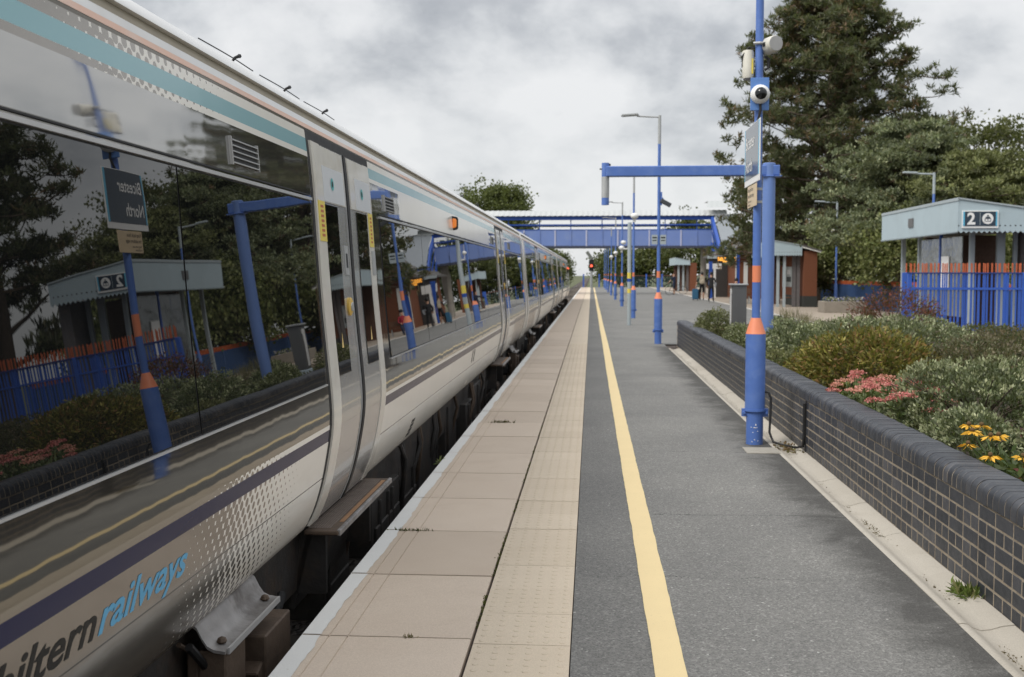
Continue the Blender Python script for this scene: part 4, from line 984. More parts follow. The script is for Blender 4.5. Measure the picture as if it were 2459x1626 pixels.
tag(link(leaves_mesh('joint_moss', P, rdir(n,.8), rng.uniform(.008,.024,n), rng.uniform(.003,.006,n), cmix(n,[(.07,.08,.02),(.10,.11,.03),(.05,.045,.02),(.14,.13,.05)],.2)), 'joint_moss'), 'moss and tiny weeds filling the joint beside the tactile paving', 'moss', kind='stuff')
P=[]
for i in range(1700):
    y = rng.uniform(4.4,7.3) if i%2 else rng.uniform(4.4,23); P.append((1.80+rng.normal(0,.022)+.02*math.sin(y*2.2), y, -.024+rng.uniform(0,.004)))
P = np.array(P); keep = (np.sin(P[:,1]*1.9)+np.sin(P[:,1]*4.3+2)+rng.normal(0,.4,len(P))) > .1; P = P[keep]; n = len(P); dd = rdir(n); dd[:,2]*=.2
tag(link(leaves_mesh('gutter_grit', P, dd, rng.uniform(.006,.016,n), rng.uniform(.003,.006,n), cmix(n,[(.12,.085,.05),(.07,.05,.03),(.18,.14,.09)],.2)), 'gutter_grit'), 'brown grit and seeds lying in the drainage channel', 'grit', kind='stuff')

# ================================================================== trees
def limb(mb, p, d, L, r, depth, ends, r2, gnarl=.25, kids=(2,3), droop=0.0):
    pts=[Vector(p)]; rad=[r]; n=4; dv=Vector(d).normalized()
    for i in range(n):
        dv = (dv + Vector((r2.uniform(-1,1),r2.uniform(-1,1),r2.uniform(-.7,.7)-droop))*gnarl).normalized()
        pts.append(pts[-1]+dv*L/n); rad.append(max(.008, r*(1-.55*(i+1)/n)))
    mb.tube(pts, rad, 6 if r>.05 else 4)
    ends.append((pts[-1], depth)); ends.append((pts[-2], depth))
    if depth > 0:
        for k in range(r2.randint(*kids)):
            q_ = r2.uniform(.4,1); i = min(n-1, int(q_*n)); b = pts[i]+(pts[i+1]-pts[i])*(q_*n-i)
            nd = (dv + Vector((r2.uniform(-1,1),r2.uniform(-1,1),r2.uniform(-.5,.8)))*.8).normalized()
            limb(mb, b, nd, L*r2.uniform(.5,.75), rad[i]*.6, depth-1, ends, r2, gnarl, kids, droop)
def clumps(name, t, pts, per, spread, L, W, cols, up=.3, out=None, tint=.22, flat=.7):
    pts = np.array(pts); m = len(pts); n = m*per
    P = np.repeat(pts, per, 0) + rng.normal(0,1,(n,3))*spread*np.array([1,1,flat])
    D = rng.normal(0,1,(n,3)); D[:,2]+=up
    if out is not None: D += .7*np.repeat((pts-np.array(out))/ (np.linalg.norm(pts-np.array(out),axis=1)[:,None]+.1), per, 0)
    D /= np.linalg.norm(D,axis=1)[:,None]
    C = cmix(n, cols, .14)*np.repeat(1+rng.normal(0,tint,m),per)[:,None]
    LL = rng.uniform(.7,1.3,n)*L
    return link(leaves_mesh(name, P, D, LL, LL*W/L, np.clip(C,.004,.8)), name, t)
def tree(name, label, base, H, R_, z_low, cols, seed, nl=9, depth=2, per=26, spread=.33, L=.26, W=.10, extra=0, group=None, squash=1.0, trunk=.22, xs=1.0):
    bx, by, bz = base; r2 = random.Random(seed); t = thing(name, label, 'tree', base, group)
    mb = MB(); ends=[]
    mb.tube([(bx,by,bz),(bx+r2.uniform(-.15,.15),by,bz+H*.3),(bx+r2.uniform(-.3,.3),by,bz+H*.6),(bx+r2.uniform(-.3,.3),by,bz+H*.9)], [trunk,trunk*.8,trunk*.5,.05], 9)
    for i in range(nl):
        f_ = (i+.5)/nl; z = z_low + (H*.92-z_low)*f_; a = i*2.4+r2.uniform(-.4,.4)
        q_ = math.sin(math.pi*min(1,max(.12,(f_*.9+.12))))**.6
        limb(mb, (bx,by,bz+z), (math.cos(a)*xs,math.sin(a),.25+.6*f_), R_*q_*.8, trunk*.45*(1.1-f_*.7), depth, ends, r2)
    mb.build('trunk', BARK, t, smooth=60)
    pts = [tuple(p) for p,_ in ends]
    # lumpy crown shell so that the outline closes but stays uneven
    lob = []
    for k in range(extra):
        el = math.asin(r2.uniform(-.35,1)); a = r2.uniform(0,6.283); f_ = r2.uniform(.62,1.0)*(1+.16*math.sin(3*a+seed)+.12*math.sin(5*el+seed))
        zc = bz + (z_low+H)/2; hz_ = (H-z_low)/2*squash
        pts.append((bx+math.cos(el)*math.cos(a)*R_*f_*xs, by+math.cos(el)*math.sin(a)*R_*f_, zc+math.sin(el)*hz_*f_))
    clumps('crown', t, pts, per, spread, L, W, cols, out=(bx,by,bz+(z_low+H)/2))
    return t
# the tall dark pine: boughs in uneven tiers, tufts of needles turned up at the ends
def pine(name, label, base, H, prof, cols, seed, tiers, tuft_per, L, W, brown=.12, first=2.5, spread=.22, bough=True, flat=.55):
    bx, by, bz = base; r2 = random.Random(seed); t = thing(name, label, 'tree', base)
    mb = MB(); tr = []
    for i in range(9):
        f_ = i/8; tr.append((bx+.25*math.sin(f_*5+seed), by, bz+H*.97*f_))
    mb.tube(tr, [.42*(1-.85*i/8)+.03 for i in range(9)], 10)
    pts=[]; ends_=[]
    for i in range(tiers):
        f_ = (i+r2.uniform(0,.9))/tiers; z = first+(H-first)*f_
        a = i*2.399+r2.uniform(-.5,.5); rad = np.interp(z, [p[0] for p in prof], [p[1] for p in prof])*r2.uniform(.72,1.06)
        j = min(7,int(f_*8)); o_ = Vector((np.interp(z,[q[2]-bz for q in tr],[q[0] for q in tr]), by, bz+z-.1*rad))
        rise = r2.uniform(-.05,.35)+.35*f_
        P_ = [o_]; n = 6; d = Vector((math.cos(a),math.sin(a),rise)).normalized()
        for k in range(n):
            d = (d+Vector((r2.uniform(-1,1),r2.uniform(-1,1),r2.uniform(-.5,.8)))*.14).normalized(); P_.append(P_[-1]+d*rad/n)
        mb.tube(P_, [max(.02,.10*(1-f_*.5)*(1-k/(n+1))) for k in range(n+1)], 5)
        for k in range(3, n+1):
            for s in range(r2.randint(1,3)):
                q_ = P_[k]+Vector((r2.gauss(0,1),r2.gauss(0,1),r2.gauss(0,.35)))*rad*.13*(.6+.1*k)
                if r2.random()<.5: mb.tube([P_[k],(P_[k]+q_)/2+Vector((0,0,-.05)),q_],[.035,.025,.012],4)
                m_ = r2.randint(4,8)
                for _ in range(m_): pts.append(tuple(q_+Vector((r2.gauss(0,.33),r2.gauss(0,.33),abs(r2.gauss(.1,.16))))))
    for k in range(10): pts.append((bx+r2.gauss(0,.4), by+r2.gauss(0,.4), bz+H*r2.uniform(.93,1.0)))
    mb.build('trunk', BARK, t, smooth=60)
    pts = np.array(pts); br = rng.uniform(0,1,len(pts)) < brown
    clumps('crown', t, pts[~br], tuft_per, spread, L, W, cols, up=.9, tint=.25, flat=flat)
    if br.any(): clumps('dead_needles', t, pts[br], tuft_per//2, spread*.7, L, W, [(.15,.095,.055),(.19,.125,.075),(.11,.075,.045)], up=.3)
    return t
PINE = [(.09,.105,.052),(.115,.128,.066),(.066,.08,.042),(.145,.132,.08)]
pine('pine_tree', 'tall dark pine tree rising above everything on the right', (13.3,63,-.3), 17.1, [(0,5.6),(3,6.4),(6,6.7),(9,6.3),(11,5.6),(13,4.8),(15,3.6),(16.4,2.1),(17.2,.8)], PINE, 5, 122, 28, .30, .034, brown=.26, first=2.2, spread=.09)
pine('pale_pine_tree', 'broad pale green pine in front of the tall dark pine', (14.2,50.5,-.3), 8.0, [(0,2.8),(3,3.8),(5,3.7),(6.5,2.8),(7.8,1.1)], [(.175,.205,.12),(.215,.24,.14),(.26,.275,.155),(.12,.145,.085)], 8, 66, 34, .17, .034, brown=.05, first=2.9, spread=.13, flat=.45)
pine('pale_pine_tree', 'yellower pine behind the near shelter roof', (16.9,49,-.3), 6.6, [(0,2.8),(3,3.6),(5,3.0),(6.5,.9)], [(.20,.215,.095),(.25,.26,.115),(.15,.17,.075)], 12, 54, 34, .17, .034, brown=.03, first=2.0, spread=.13, flat=.45)
pine('dark_pine_tree', 'dark pine standing just outside the right edge, mirrored in the train windows', (20.6,41.5,-.3), 9.6, [(0,3.6),(3,4.0),(6,3.6),(9,2.5),(11,1.0)], PINE, 15, 30, 26, .3, .036, brown=.15, first=2.2, spread=.10)
OAK = [(.085,.093,.038),(.11,.118,.046),(.135,.14,.058),(.062,.072,.03)]
tree('broadleaf_tree', 'olive green broadleaf tree at the right picture edge', (24.4,70,-.3), 11.2, 4.2, 2.5, OAK, 21, nl=14, depth=2, per=30, spread=.38, L=.19, W=.075, extra=150)
tree('broadleaf_tree', 'darker broadleaf tree filling the gap between pines and oak', (20.2,66,-.3), 7.8, 4.2, 1.5, OAK, 22, nl=12, depth=2, per=30, spread=.4, L=.19, W=.075, extra=150)
tree('broadleaf_tree', 'low dark tree behind the pine trunk', (16.2,68,-.3), 7.8, 5.0, .6, [(.06,.07,.032),(.085,.092,.04)], 23, nl=12, depth=2, per=34, spread=.45, L=.2, W=.08, extra=220)
tree('broadleaf_tree', 'dark leafy tree hanging over the station building roof', (12.0,73.0,-.3), 7.8, 2.5, 4.2, [(.06,.068,.032),(.085,.088,.042),(.11,.10,.055)], 24, nl=10, depth=2, per=26, spread=.30, L=.22, W=.08, extra=30, trunk=.16)
IVY = [(.14,.165,.06),(.19,.21,.08),(.09,.11,.04),(.25,.26,.12)]
for k,(x,y,h,r_,lb_) in enumerate(((13.0,58.5,4.6,1.6,'ivy covered bush behind the middle shelter'),(13.2,47.5,4.4,1.7,'ivy covered bush behind the lamp post on the right'),(15.0,44.0,3.7,1.9,'ivy covered bush behind the left end of the near shelter'),(14.6,39.5,3.0,1.8,'ivy covered bush seen under the near shelter roof'))):
    tree('ivy_bush', lb_, (x,y,-.3), h+.3, r_, .2, IVY, 30+k, nl=9, depth=1, per=44, spread=.26, L=.15, W=.062, extra=190, group='ivy covered bushes along the boundary', trunk=.12)
tree('round_tree', 'rounded green tree rising behind the footbridge roof at left', (-11.2,131,-1.3), 13.7, 4.6, 3.2, [(.10,.12,.042),(.13,.15,.05),(.08,.10,.034)], 41, nl=14, depth=1, per=44, spread=.5, L=.28, W=.12, extra=300)
FAR = [(.085,.10,.04),(.115,.13,.05),(.065,.082,.033)]
for k,(x,y,h,r_,lb_) in enumerate(((4.2,150,6.4,3.6,'tree right of the signal beyond the platform end'),(9.2,152,7.2,4.4,'tree seen under the middle of the footbridge'),(13.5,149,10.9,4.4,'tall tree showing above the footbridge rail'),(18.5,151,8.6,4.6,'tree behind the station building'),(-8.4,170,7.6,3.6,'tree low at the left beyond the train'),(-7.5,235,7.2,4.2,'small distant tree left of the track'),(5.5,215,8.0,4.6,'distant tree right of the track'))):
    tree('distant_tree', lb_, (x,y,-1.3), h, r_, .4, FAR if k!=1 else [(.10,.115,.035),(.13,.14,.05)], 50+k, nl=8, depth=1, per=30, spread=.55, L=.34, W=.15, extra=150, group='trees beyond the platform end')
# low ground cover over the rest of the bed
n = 26000; P = np.c_[rng.uniform(2.2,9.5,n), rng.uniform(2.5,24.4,n), np.zeros(n)]
hmap = .42 + .10*np.sin(P[:,0]*2.1+.7)*np.sin(P[:,1]*1.3) + .07*np.sin(P[:,0]*4.3)*np.sin(P[:,1]*3.1+1)
P[:,2] = hmap*rng.uniform(.86,1.12,n)
tag(link(leaves_mesh('ground_cover', P, rdir(n,.9), rng.uniform(.05,.10,n), rng.uniform(.012,.026,n), cmix(n,[(.07,.085,.03),(.10,.105,.04),(.05,.06,.025),(.12,.085,.045),(.09,.11,.05)],.2)), 'ground_cover'), 'low green and brown ground cover between the bushes of the raised bed', 'ground cover', kind='stuff')
# ================================================================== railings
pk = MB(); pk.box(-.014,.014,-.014,.014,0,1.60,0); pk.box(-.0125,.0125,-.0125,.0125,1.60,1.84,1)
pk_me = pk.mesh('picket', [BLUE2, ORANGE_F])
def railing(label, x0, x1, y, z0=.05, sp=.115, posts=2.7):
    t = thing('blue_railing', label, 'railings', ((x0+x1)/2, y, z0), 'blue railings before the near shelter')
    n = int((x1-x0)/sp)
    for i in range(n+1): piece('picket', pk_me, t, (x0+i*sp, y, z0-.02), (0,0,rnd.uniform(-.05,.05)))
    for z, h in ((1.575,.03),(1.20,.04),(.18,.05)): MB().box(x0-.03, x1, y-.03, y+.03, z0+z, z0+z+h).build('rail', BLUE2 if z<1.5 else pbr('rail_dark_blue',(.02,.045,.2),.45), t)
    x = x0-.04
    while x < x1: MB().box(x-.05, x+.05, y-.045, y+.045, 0, z0+1.60).build('post', BLUE2, t, bevel=.006); x += posts
    return t
railing('row of tall blue railings with orange tips at the right, front row', 7.30, 12.9, 26.0, sp=.092)
railing('second row of blue railings with orange tips close behind the front row', 7.80, 12.8, 27.35, sp=.16, posts=2.3)
bf = thing('boundary_fence', 'long blue fence with an orange top behind the planter and the lamp post', 'fence', (12.9, 46, 0))
mb = MB(); mo = MB(); y = 29.0
while y < 100: mb.box(12.88,12.92,y-.02,y+.02,.0,1.12); mo.box(12.88,12.92,y-.02,y+.02,1.12,1.30); y += .13
tag(mb.build('distant_pickets', BLUEF, bf), kind='stuff'); tag(mo.build('distant_picket_tips', ORANGE_F, bf), kind='stuff')
for z in (.25, 1.05): MB().box(12.92,12.95,29,100,z,z+.06).build('rail', BLUEF, bf)
y = 29.0
while y < 100: MB().box(12.86,12.96,y-.05,y+.05,0,1.2).build('post', BLUEF, bf); y += 3.2
# fence across the platform end
ef = thing('end_fence', 'low blue fence across the far end of the platform', 'fence', (6, PEND-.5, 0))
for x in np.arange(-1.0, 14, 2.0): MB().box(x-.09,x+.09,PEND-.6,PEND-.4,0,1.7).build('post', BLUE2, ef)
mb = MB()
for x in np.arange(2.0, 14, .22): mb.box(x-.03,x+.03,PEND-.52,PEND-.48,.1,1.45)
tag(mb.build('distant_pickets', pbr('fence_dark_green', (.02,.05,.06), .6), ef), kind='stuff')
MB().box(2.0,14,PEND-.54,PEND-.46,1.45,1.53).build('rail', pbr('fence_rail_brown', (.12,.05,.035), .6), ef)

# ================================================================== shelters
PANEL = pbr('shelter_glazing', (.30,.32,.32), .12, .55, var=.35, vscale=1.6, bump=.03, bscale=1.4, rvar=.05)
def teeth_x(mb, x0, x1, y, z, p=.125, d=.055):
    x = x0
    while x < x1-.01: mb.prism([(x,z),(x+p,z),(x+p/2,z-d)], y, y+.02, 'Y'); x += p
def shelter(label, x0, x1, y0, y1, zb, zt0, zt1, near):
    t = thing('waiting_shelter', label, 'shelter', (x0, y0, 0), 'waiting shelters along the platform')
    # fascia boards with a toothed lower edge
    mb = MB(); mb.prism([(x0,zb),(x1,zb),(x1,zt1),(x0,zt0)], y0, y0+.02, 'Y'); teeth_x(mb, x0, x1, y0, zb)
    fa = mb.build('front_fascia', FASCIA, t)
    mb = MB(); mb.box(x0-.02,x0-.002,y0,y1,zb,zt0); y = y0
    while y < y1-.01: mb.prism([(y,zb),(y+.125,zb),(y+.0625,zb-.055)], x0-.02, x0-.002, 'X'); y += .125
    fs_ = mb.build('side_fascia', FASCIA, t)
    mb = MB(); x = x0+.0
    while x < x1: mb.lathe([(.018,0),(.018,-.004)], (x, y0, zb+.13), 8, 'Y'); x += .125
    if near: tag(mb.build('peg_holes', BLACK, fa), kind='stuff')
    sl_ = (zt1-zt0)/(x1-x0)
    MB().prism([(x0-.03,zt0),(x1,zt1),(x1,zt1+.04),(x0-.03,zt0+.04)], y0-.03, y1, 'Y').build('roof', GREYP, t)
    MB().box(x0+.05,x1-.05,y0+.05,y1-.05,zb+.05,zb+.09).build('ceiling', pbr('soffit', (.16,.16,.155), .8), t)
    return t, fa, fs_
t, fa, fsd = shelter('near grey-blue shelter with toothed fascia and the platform number sign', 9.11, 11.35, 28.0, 35.15, 2.69, 3.48, 3.15, True)
# posts and glazing under the near shelter
for (x,y,wd) in ((9.78,29.0,.12),(10.50,29.0,.20),(9.62,32.9,.12),(9.62,34.6,.12),(10.86,29.0,.1)): MB().box(x-wd/2,x+wd/2,y-.06,y+.06,0,2.72).build('post', GREYP, t, bevel=.008)
MB().box(9.92,10.96,30.3,30.4,0,2.66).build('inner_wall', pbr('inner_brown_brick', (.075,.042,.03), .85, var=.25, vscale=9, bump=.01, bscale=14), t)
MB().box(9.07,9.10,27.97,35.15,3.44,3.50).build('gutter', GREYP, t)
MB().box(9.56,9.585,30.15,30.75,1.25,2.1).build('poster', SIGNW, t)
for y0 in (29.2, 31.0): MB().box(9.60,9.63,y0+.03,y0+1.70,.5,2.6).build('glazing_panel', PANEL, t)
MB().box(9.58,9.65,30.93,31.03,0,2.7).build('post', BLUE2, t)
MB().box(9.9,11.3,33.2,33.4,0,2.7).build('back_wall', pbr('brown_brick', (.10,.05,.033), .85, var=.2, vscale=8), t)
MB().box(10.98,11.3,28.3,29.2,0,2.7).build('brick_pier', pbr('grey_brick', (.13,.12,.12), .8, var=.3, vscale=10, bump=.01, bscale=14), t)
MB().box(10.02,10.38,32.9,33.1,.2,2.55).build('dark_doorway', pbr('door_brown', (.05,.03,.02), .7), t)
m2 = MB(); m2.box(9.06,9.09,31.75,32.2,2.95,3.2); m2.build('floodlight', pbr('lamp_grey', (.12,.12,.12), .5), t)
# platform number sign
t2 = thing('platform_sign', 'navy platform sign with a large 2 and a round white emblem on the near shelter', 'sign', (9.9, 27.97, 2.75))
MB().box(9.36,10.24,27.965,27.995,2.755,3.19).build('backing', SIGNW, t2, bevel=.004)
MB().box(9.42,10.17,27.955,27.965,2.81,3.165).build('face', SIGNNAVY, t2)
m2 = MB(); m2.box(9.385,9.42,27.955,27.965,2.81,3.165); m2.box(10.17,10.205,27.955,27.965,2.81,3.165); m2.build('blue_border', SIGNBLUE, t2)
vs, fs = text_mesh('2', .40, 0, .012, 'CENTER'); MB().add([(9.575+u, 27.95, 2.855+v) for u,v,*_ in vs], fs).build('numeral', SIGNW, t2)
MB().box(9.785,9.795,27.95,27.955,2.83,3.14).build('divider', GREYP, t2)
MB().lathe([(.135,0),(.135,-.004)], (9.975,27.955,2.99), 32, 'Y').build('emblem_disc', SIGNW, t2)
m2 = MB(); yk = 27.945
m2.add([(9.945,yk,3.045),(10.005,yk,3.045),(9.975,yk,3.09)], [(0,1,2)]); m2.add([(9.90,yk,2.985),(10.05,yk,2.985),(10.02,yk,3.035),(9.93,yk,3.035)], [(0,1,2,3)])
for (a,b,c_,d_) in ((9.90,9.912,2.93,2.985),(10.038,10.05,2.93,2.985),(9.90,10.05,2.918,2.93),(9.968,9.982,2.945,2.985)): m2.add([(a,yk,c_),(b,yk,c_),(b,yk,d_),(a,yk,d_)], [(0,1,2,3)])
tag(m2.build('emblem_lines', SIGNNAVY, t2), kind='stuff')
t2.location.x -= .18
# middle shelter
t, fa, fsd = shelter('middle shelter with red brick end wall and grey posts', 9.0, 10.35, 54.8, 62.3, 2.58, 3.27, 3.03, True)
for (x,wd) in ((9.24,.12),(9.55,.12)): MB().box(x-wd/2,x+wd/2,55.0,55.14,0,2.6).build('post', GREYP, t)
m2 = MB(); m2.box(9.98,10.14,55.2,55.4,0,2.6); m2.build('brick_pier', MATS['grey_brick'], t); m2 = MB(); m2.box(10.18,10.34,55.2,55.4,0,2.6); m2.build('brick_pier', MATS['grey_brick'], t)
m2 = MB(); m2.box(10.47,11.1,54.85,60.3,.55,2.78); m2.build('brick_end_wall', BRICKR, t)
m2 = MB(); m2.box(10.45,11.12,54.83,60.32,0,.55); m2.build('plinth', pbr('dark_plinth', (.03,.033,.03), .8), t)
m2 = MB(); m2.prism([(10.36,3.02),(11.3,2.74),(11.3,2.80),(10.36,3.08)], 54.7,60.6,'Y'); m2.build('side_roof', ROOFG, t)
m2 = MB(); m2.prism([(10.36,2.93),(11.25,2.68),(11.25,2.74),(10.36,3.0)], 54.72,54.78,'Y'); m2.build('barge_board', WHITE, t)
MB().box(9.3,10.3,60.6,60.8,0,2.6).build('back_wall', MATS['brown_brick'], t)
m2 = MB(); m2.box(9.50,9.96,55.30,55.34,1.0,2.0); nb = m2.build('notice_board', pbr('board_pale', (.48,.52,.52), .5), t)
m2 = MB(); m2.box(9.72,9.88,55.295,55.3,1.62,1.85); m2.build('poster', SIGNW, nb); m2 = MB(); m2.box(9.70,9.92,55.295,55.3,1.25,1.5); m2.build('poster', pbr('poster_dark', (.08,.09,.09), .5), nb)
MB().box(9.5,10.2,56.2,56.7,.42,.47).build('bench', pbr('bench_wood', (.14,.07,.04), .7), t)
# far shelter
t, fa, fsd = shelter('far shelter with red brick end behind the cyclist', 8.1, 9.5, 106.5, 114.6, 2.58, 3.25, 2.95, False)
for x in (8.45, 8.9): MB().box(x-.09,x+.09,107,107.2,0,2.6).build('post', GREYP, t)
m2 = MB(); m2.box(9.52,10.15,106.6,111.8,0,2.75); m2.build('brick_end_wall', BRICKR, t)
MB().box(8.3,9.4,111,111.2,0,2.6).build('back_wall', MATS['brown_brick'], t)
MB().box(9.2,9.4,106.9,107.1,0,2.6).build('brick_pier', MATS['grey_brick'], t)

# ================================================================== station building, stairs and footbridge
t = thing('station_building', 'red brick station building with a dark sloping roof', 'building', (12, 80, 0))
MB().box(9.75,14.3,74,92,0,3.05).build('wall', BRICKR, t)
MB().prism([(9.3,2.95),(9.3,3.1),(12.0,4.7),(14.8,3.1),(14.8,2.95)], 73.6, 92.3, 'Y').build('roof', ROOFG, t)
m2 = MB(); m2.box(10.15,10.42,73.96,74.0,1.0,2.45); m2.build('window', WHITE, t)
MB().box(8.35,9.7,79.0,79.2,0,2.75).build('shutter', pbr('dark_shutter', (.035,.032,.03), .6, var=.3, vscale=12), t)
MB().box(8.3,9.75,78.9,79.3,2.75,2.95).build('lintel', GREYP, t)
t = thing('blue_portal', 'blue steel portal frame at the foot of the footbridge stairs', 'frame', (9.0, 72, 0))
MB().box(9.36,9.60,71.9,72.1,0,3.35).build('post', BLUED, t); MB().box(7.9,9.60,71.95,72.05,3.24,3.36).build('beam', BLUED, t); MB().box(9.33,9.40,71.88,71.9,0,3.1).build('white_strip', WHITE, t)
MB().box(7.98,8.2,75.0,75.2,0,2.5).build('post', BLUED, t)
t = thing('departure_board', 'lit orange departure board hanging above the shuttered entrance', 'display', (8.75, 71.8, 2.37))
MB().box(8.14,9.30,71.75,71.9,2.36,2.80).build('case', BLACK, t)
r2 = random.Random(2); mb = MB()
for row, z in enumerate((2.70,2.62,2.54)):
    x = 8.18
    while x < 9.22:
        wd = r2.uniform(.03,.12); mb.box(x,x+wd,71.74,71.75,z-.03,z+.03); x += wd+r2.uniform(.012,.04)
mb.box(8.5,8.85,71.74,71.75,2.42,2.48)
tag(mb.build('orange_rows', emit('board_orange', (1.0,.42,.06), .9), t), kind='stuff')
t = thing('information_sign', 'white information panel beneath the footbridge stairs', 'sign', (7.6, 78, 0))
MB().box(7.95,8.98,76.5,76.56,2.0,2.38).build('panel', WHITE, t); MB().box(8.45,8.6,76.5,76.58,0,2.0).build('post', WHITE, t)
t = thing('footbridge', 'covered blue footbridge with a pale ribbed roof across the tracks', 'footbridge', (0, 93.2, 0))
BY = 92.0; X0, X1 = -9.6, 10.05
np_ = 15; pw = (X1-X0)/np_
for i in range(np_):
    MB().box(X0+i*pw+.03, X0+(i+1)*pw-.03, BY, BY+.05, 4.03, 5.33).build('parapet_panel', BLUEP, t)
    MB().box(X0+i*pw+.03, X0+(i+1)*pw-.03, BY+2.6, BY+2.65, 4.03, 5.33).build('parapet_panel', BLUEP, t)
LIL = pbr('stiffener_lilac', (.50,.52,.66), .5)
for i in range(np_+1): MB().box(X0+i*pw-.055, X0+i*pw+.055, BY-.05, BY+.05, 4.0, 5.33).build('stiffener', LIL if i%2 else BLUEP, t)
for i in range(0, np_+1, 2): MB().box(X0+i*pw-.04, X0+i*pw+.04, BY+.06, BY+.14, 5.33, 6.5).build('upright', BLUED, t)
for z, h in ((5.33,.07),(5.72,.11)): MB().box(X0,X1,BY-.02,BY+.06,z,z+h).build('handrail', BLUED, t); 
MB().box(X0,X1,BY+2.6,BY+2.68,5.72,5.83).build('handrail', BLUED, t)
MB().box(X0,X1+.1,BY-.12,BY+.1,6.18,6.50).build('eaves_beam', BLUED, t); MB().box(X0,X1+.1,BY+2.5,BY+2.7,6.36,6.50).build('eaves_beam', BLUED, t)
MB().box(X0,X1,BY-.04,BY+2.7,3.86,4.03).build('deck', pbr('bridge_soffit', (.05,.06,.10), .7), t)
ROOFP = pbr('pale_roof_sheet', (.46,.475,.475), .5, var=.04, vscale=.8, dirt=(.45,.46,.45), dscale=.7, damt=.5)
mb = MB(); xs = np.arange(X0-1.2, X1+1.2, .11); vs=[]; 
for i, x in enumerate(xs):
    dz = .025 if (i//2)%2 else 0
    vs += [(x,BY-.3-dz,6.50+dz),(x,BY+.35,6.98+dz),(x,BY+2.3,6.98+dz),(x,BY+2.95,6.50+dz)]
mb.add(vs, [(4*i+k,4*i+k+1,4*i+k+5,4*i+k+4) for i in range(len(xs)-1) for k in range(3)]); mb.build('roof', ROOFP, t)
mb = MB(); xs = np.arange(9.3, 12.2, .11); vs=[]
for i, x in enumerate(xs): dz=.025 if (i//2)%2 else 0; vs += [(x+.15,BY-.6-dz,7.15),(x+.35,BY+.4-dz,7.75),(x+.35,BY+3.2,7.75)]
mb.add(vs, [(3*i+k,3*i+k+1,3*i+k+4,3*i+k+3) for i in range(len(xs)-1) for k in range(2)]); mb.build('tower_roof', pbr('tower_roof_sheet', (.42,.44,.44), .5, var=.05), t)
for (x,y) in ((9.42,BY+1.3),(-8.6,BY+1.3)): MB().lathe([(.24,0),(.24,3.9)], (x,y,0), 16).build('column', CONC, t, smooth=40)
# stairs down towards the camera on the right
def slope(mb, x0, x1, ya, za, yb, zb_, h): mb.add([(x0,ya,za),(x0,yb,zb_),(x0,yb,zb_+h),(x0,ya,za+h),(x1,ya,za),(x1,yb,zb_),(x1,yb,zb_+h),(x1,ya,za+h)], [(0,1,2,3),(4,7,6,5),(0,4,5,1),(1,5,6,2),(2,6,7,3),(3,7,4,0)])
for x in (9.95, 12.0):
    m2 = MB(); slope(m2, x-.05, x+.1, BY, 3.8, BY-8, -.1, .5); m2.build('stair_stringer', BLUED, t)
    m2 = MB(); slope(m2, x, x+.06, BY, 5.1, BY-8, 1.1, .1); m2.build('stair_handrail', BLUED, t)
    m2 = MB(); slope(m2, x-.1, x+.14, BY, 6.0, BY-8, 2.3, .52); m2.build('stair_eaves_beam', BLUED, t)
for k in range(22): MB().box(10.05,12.0,BY-k*.36-.36,BY-k*.36,3.9-k*.177-.04,3.9-k*.177).build('stair_tread', CONC, t)
for yq, z0 in ((BY-3.9,2.0),(BY-7.8,.1),(BY+.1,3.9)): MB().box(9.93,10.07,yq-.07,yq+.07,0,z0+2.6).build('stair_post', BLUED, t)
m2 = MB(); slope(m2, 10.15, 12.1, BY, 6.56, BY-8, 2.86, .06); m2.build('stair_roof', pbr('stair_roof_grey', (.22,.24,.26), .6), t)

# ================================================================== signal, lamps on the right, planter
t = thing('railway_signal', 'railway signal showing red beyond the platform end', 'signal', (0,145,0))
MB().lathe([(.17,-1.2),(.17,2.1)], (0,145,0), 12).build('post', GALV, t); MB().box(-.32,.32,144.8,145.1,2.1,3.6).build('head', BLACK, t, bevel=.03)
MB().lathe([(.17,0),(.17,-.03)], (0,144.78,2.78), 16, 'Y').build('red_light', emit('signal_red', (1.0,.12,.06), 1.3), t)
m2 = MB(); m2.tube([(0,144.8,2.78),(0,144.55,2.78)], .24, 16, cap=False); m2.build('hood', BLACK, t)
m2 = MB(); m2.obox((-.25,145,4.15),(.42,.5,1.25),(0,-.62,0)); m2.build('tilted_indicator', pbr('indicator_grey', (.16,.17,.15), .6), t, bevel=.04)
t_r = []
def rlamp(label, x, y, cam):
    t = thing('tall_lamp', label, 'lamp post', (x,y,0), 'lamp posts by the boundary fence')
    MB().lathe([(.085,0),(.085,1.1),(.05,1.2),(.045,4.55)], (x,y,0), 14).build('shaft', BLUE, t, smooth=40); MB().lathe([(.05,4.5),(.05,5.26)], (x,y,0), 14).build('grey_top', GREYP, t)
    MB().tube([(x,y,5.2),(x-.5,y,5.22),(x-.75,y,5.25)], .03, 8).build('arm', GREYP, t); MB().obox((x-.85,y,5.26),(.5,.18,.07),(0,.05,0)).build('lantern', GREYP, t, bevel=.02)
    if cam: MB().sphere((x-.18,y-.1,3.85), .17, 12, 8).build('globe_camera', WHITE, t, smooth=60)
rlamp('blue lamp post with a white globe camera in front of the ivy', 12.25, 55.9, True)
rlamp('lamp post whose top shows above the near shelter roof', 12.25, 40.4, False)
t = thing('flower_planter', 'pale stone planter with small flowers before the blue boundary fence', 'planter', (10.6,47.2,0))
STONE = pbr('planter_stone', (.25,.22,.18), .85, var=.15)
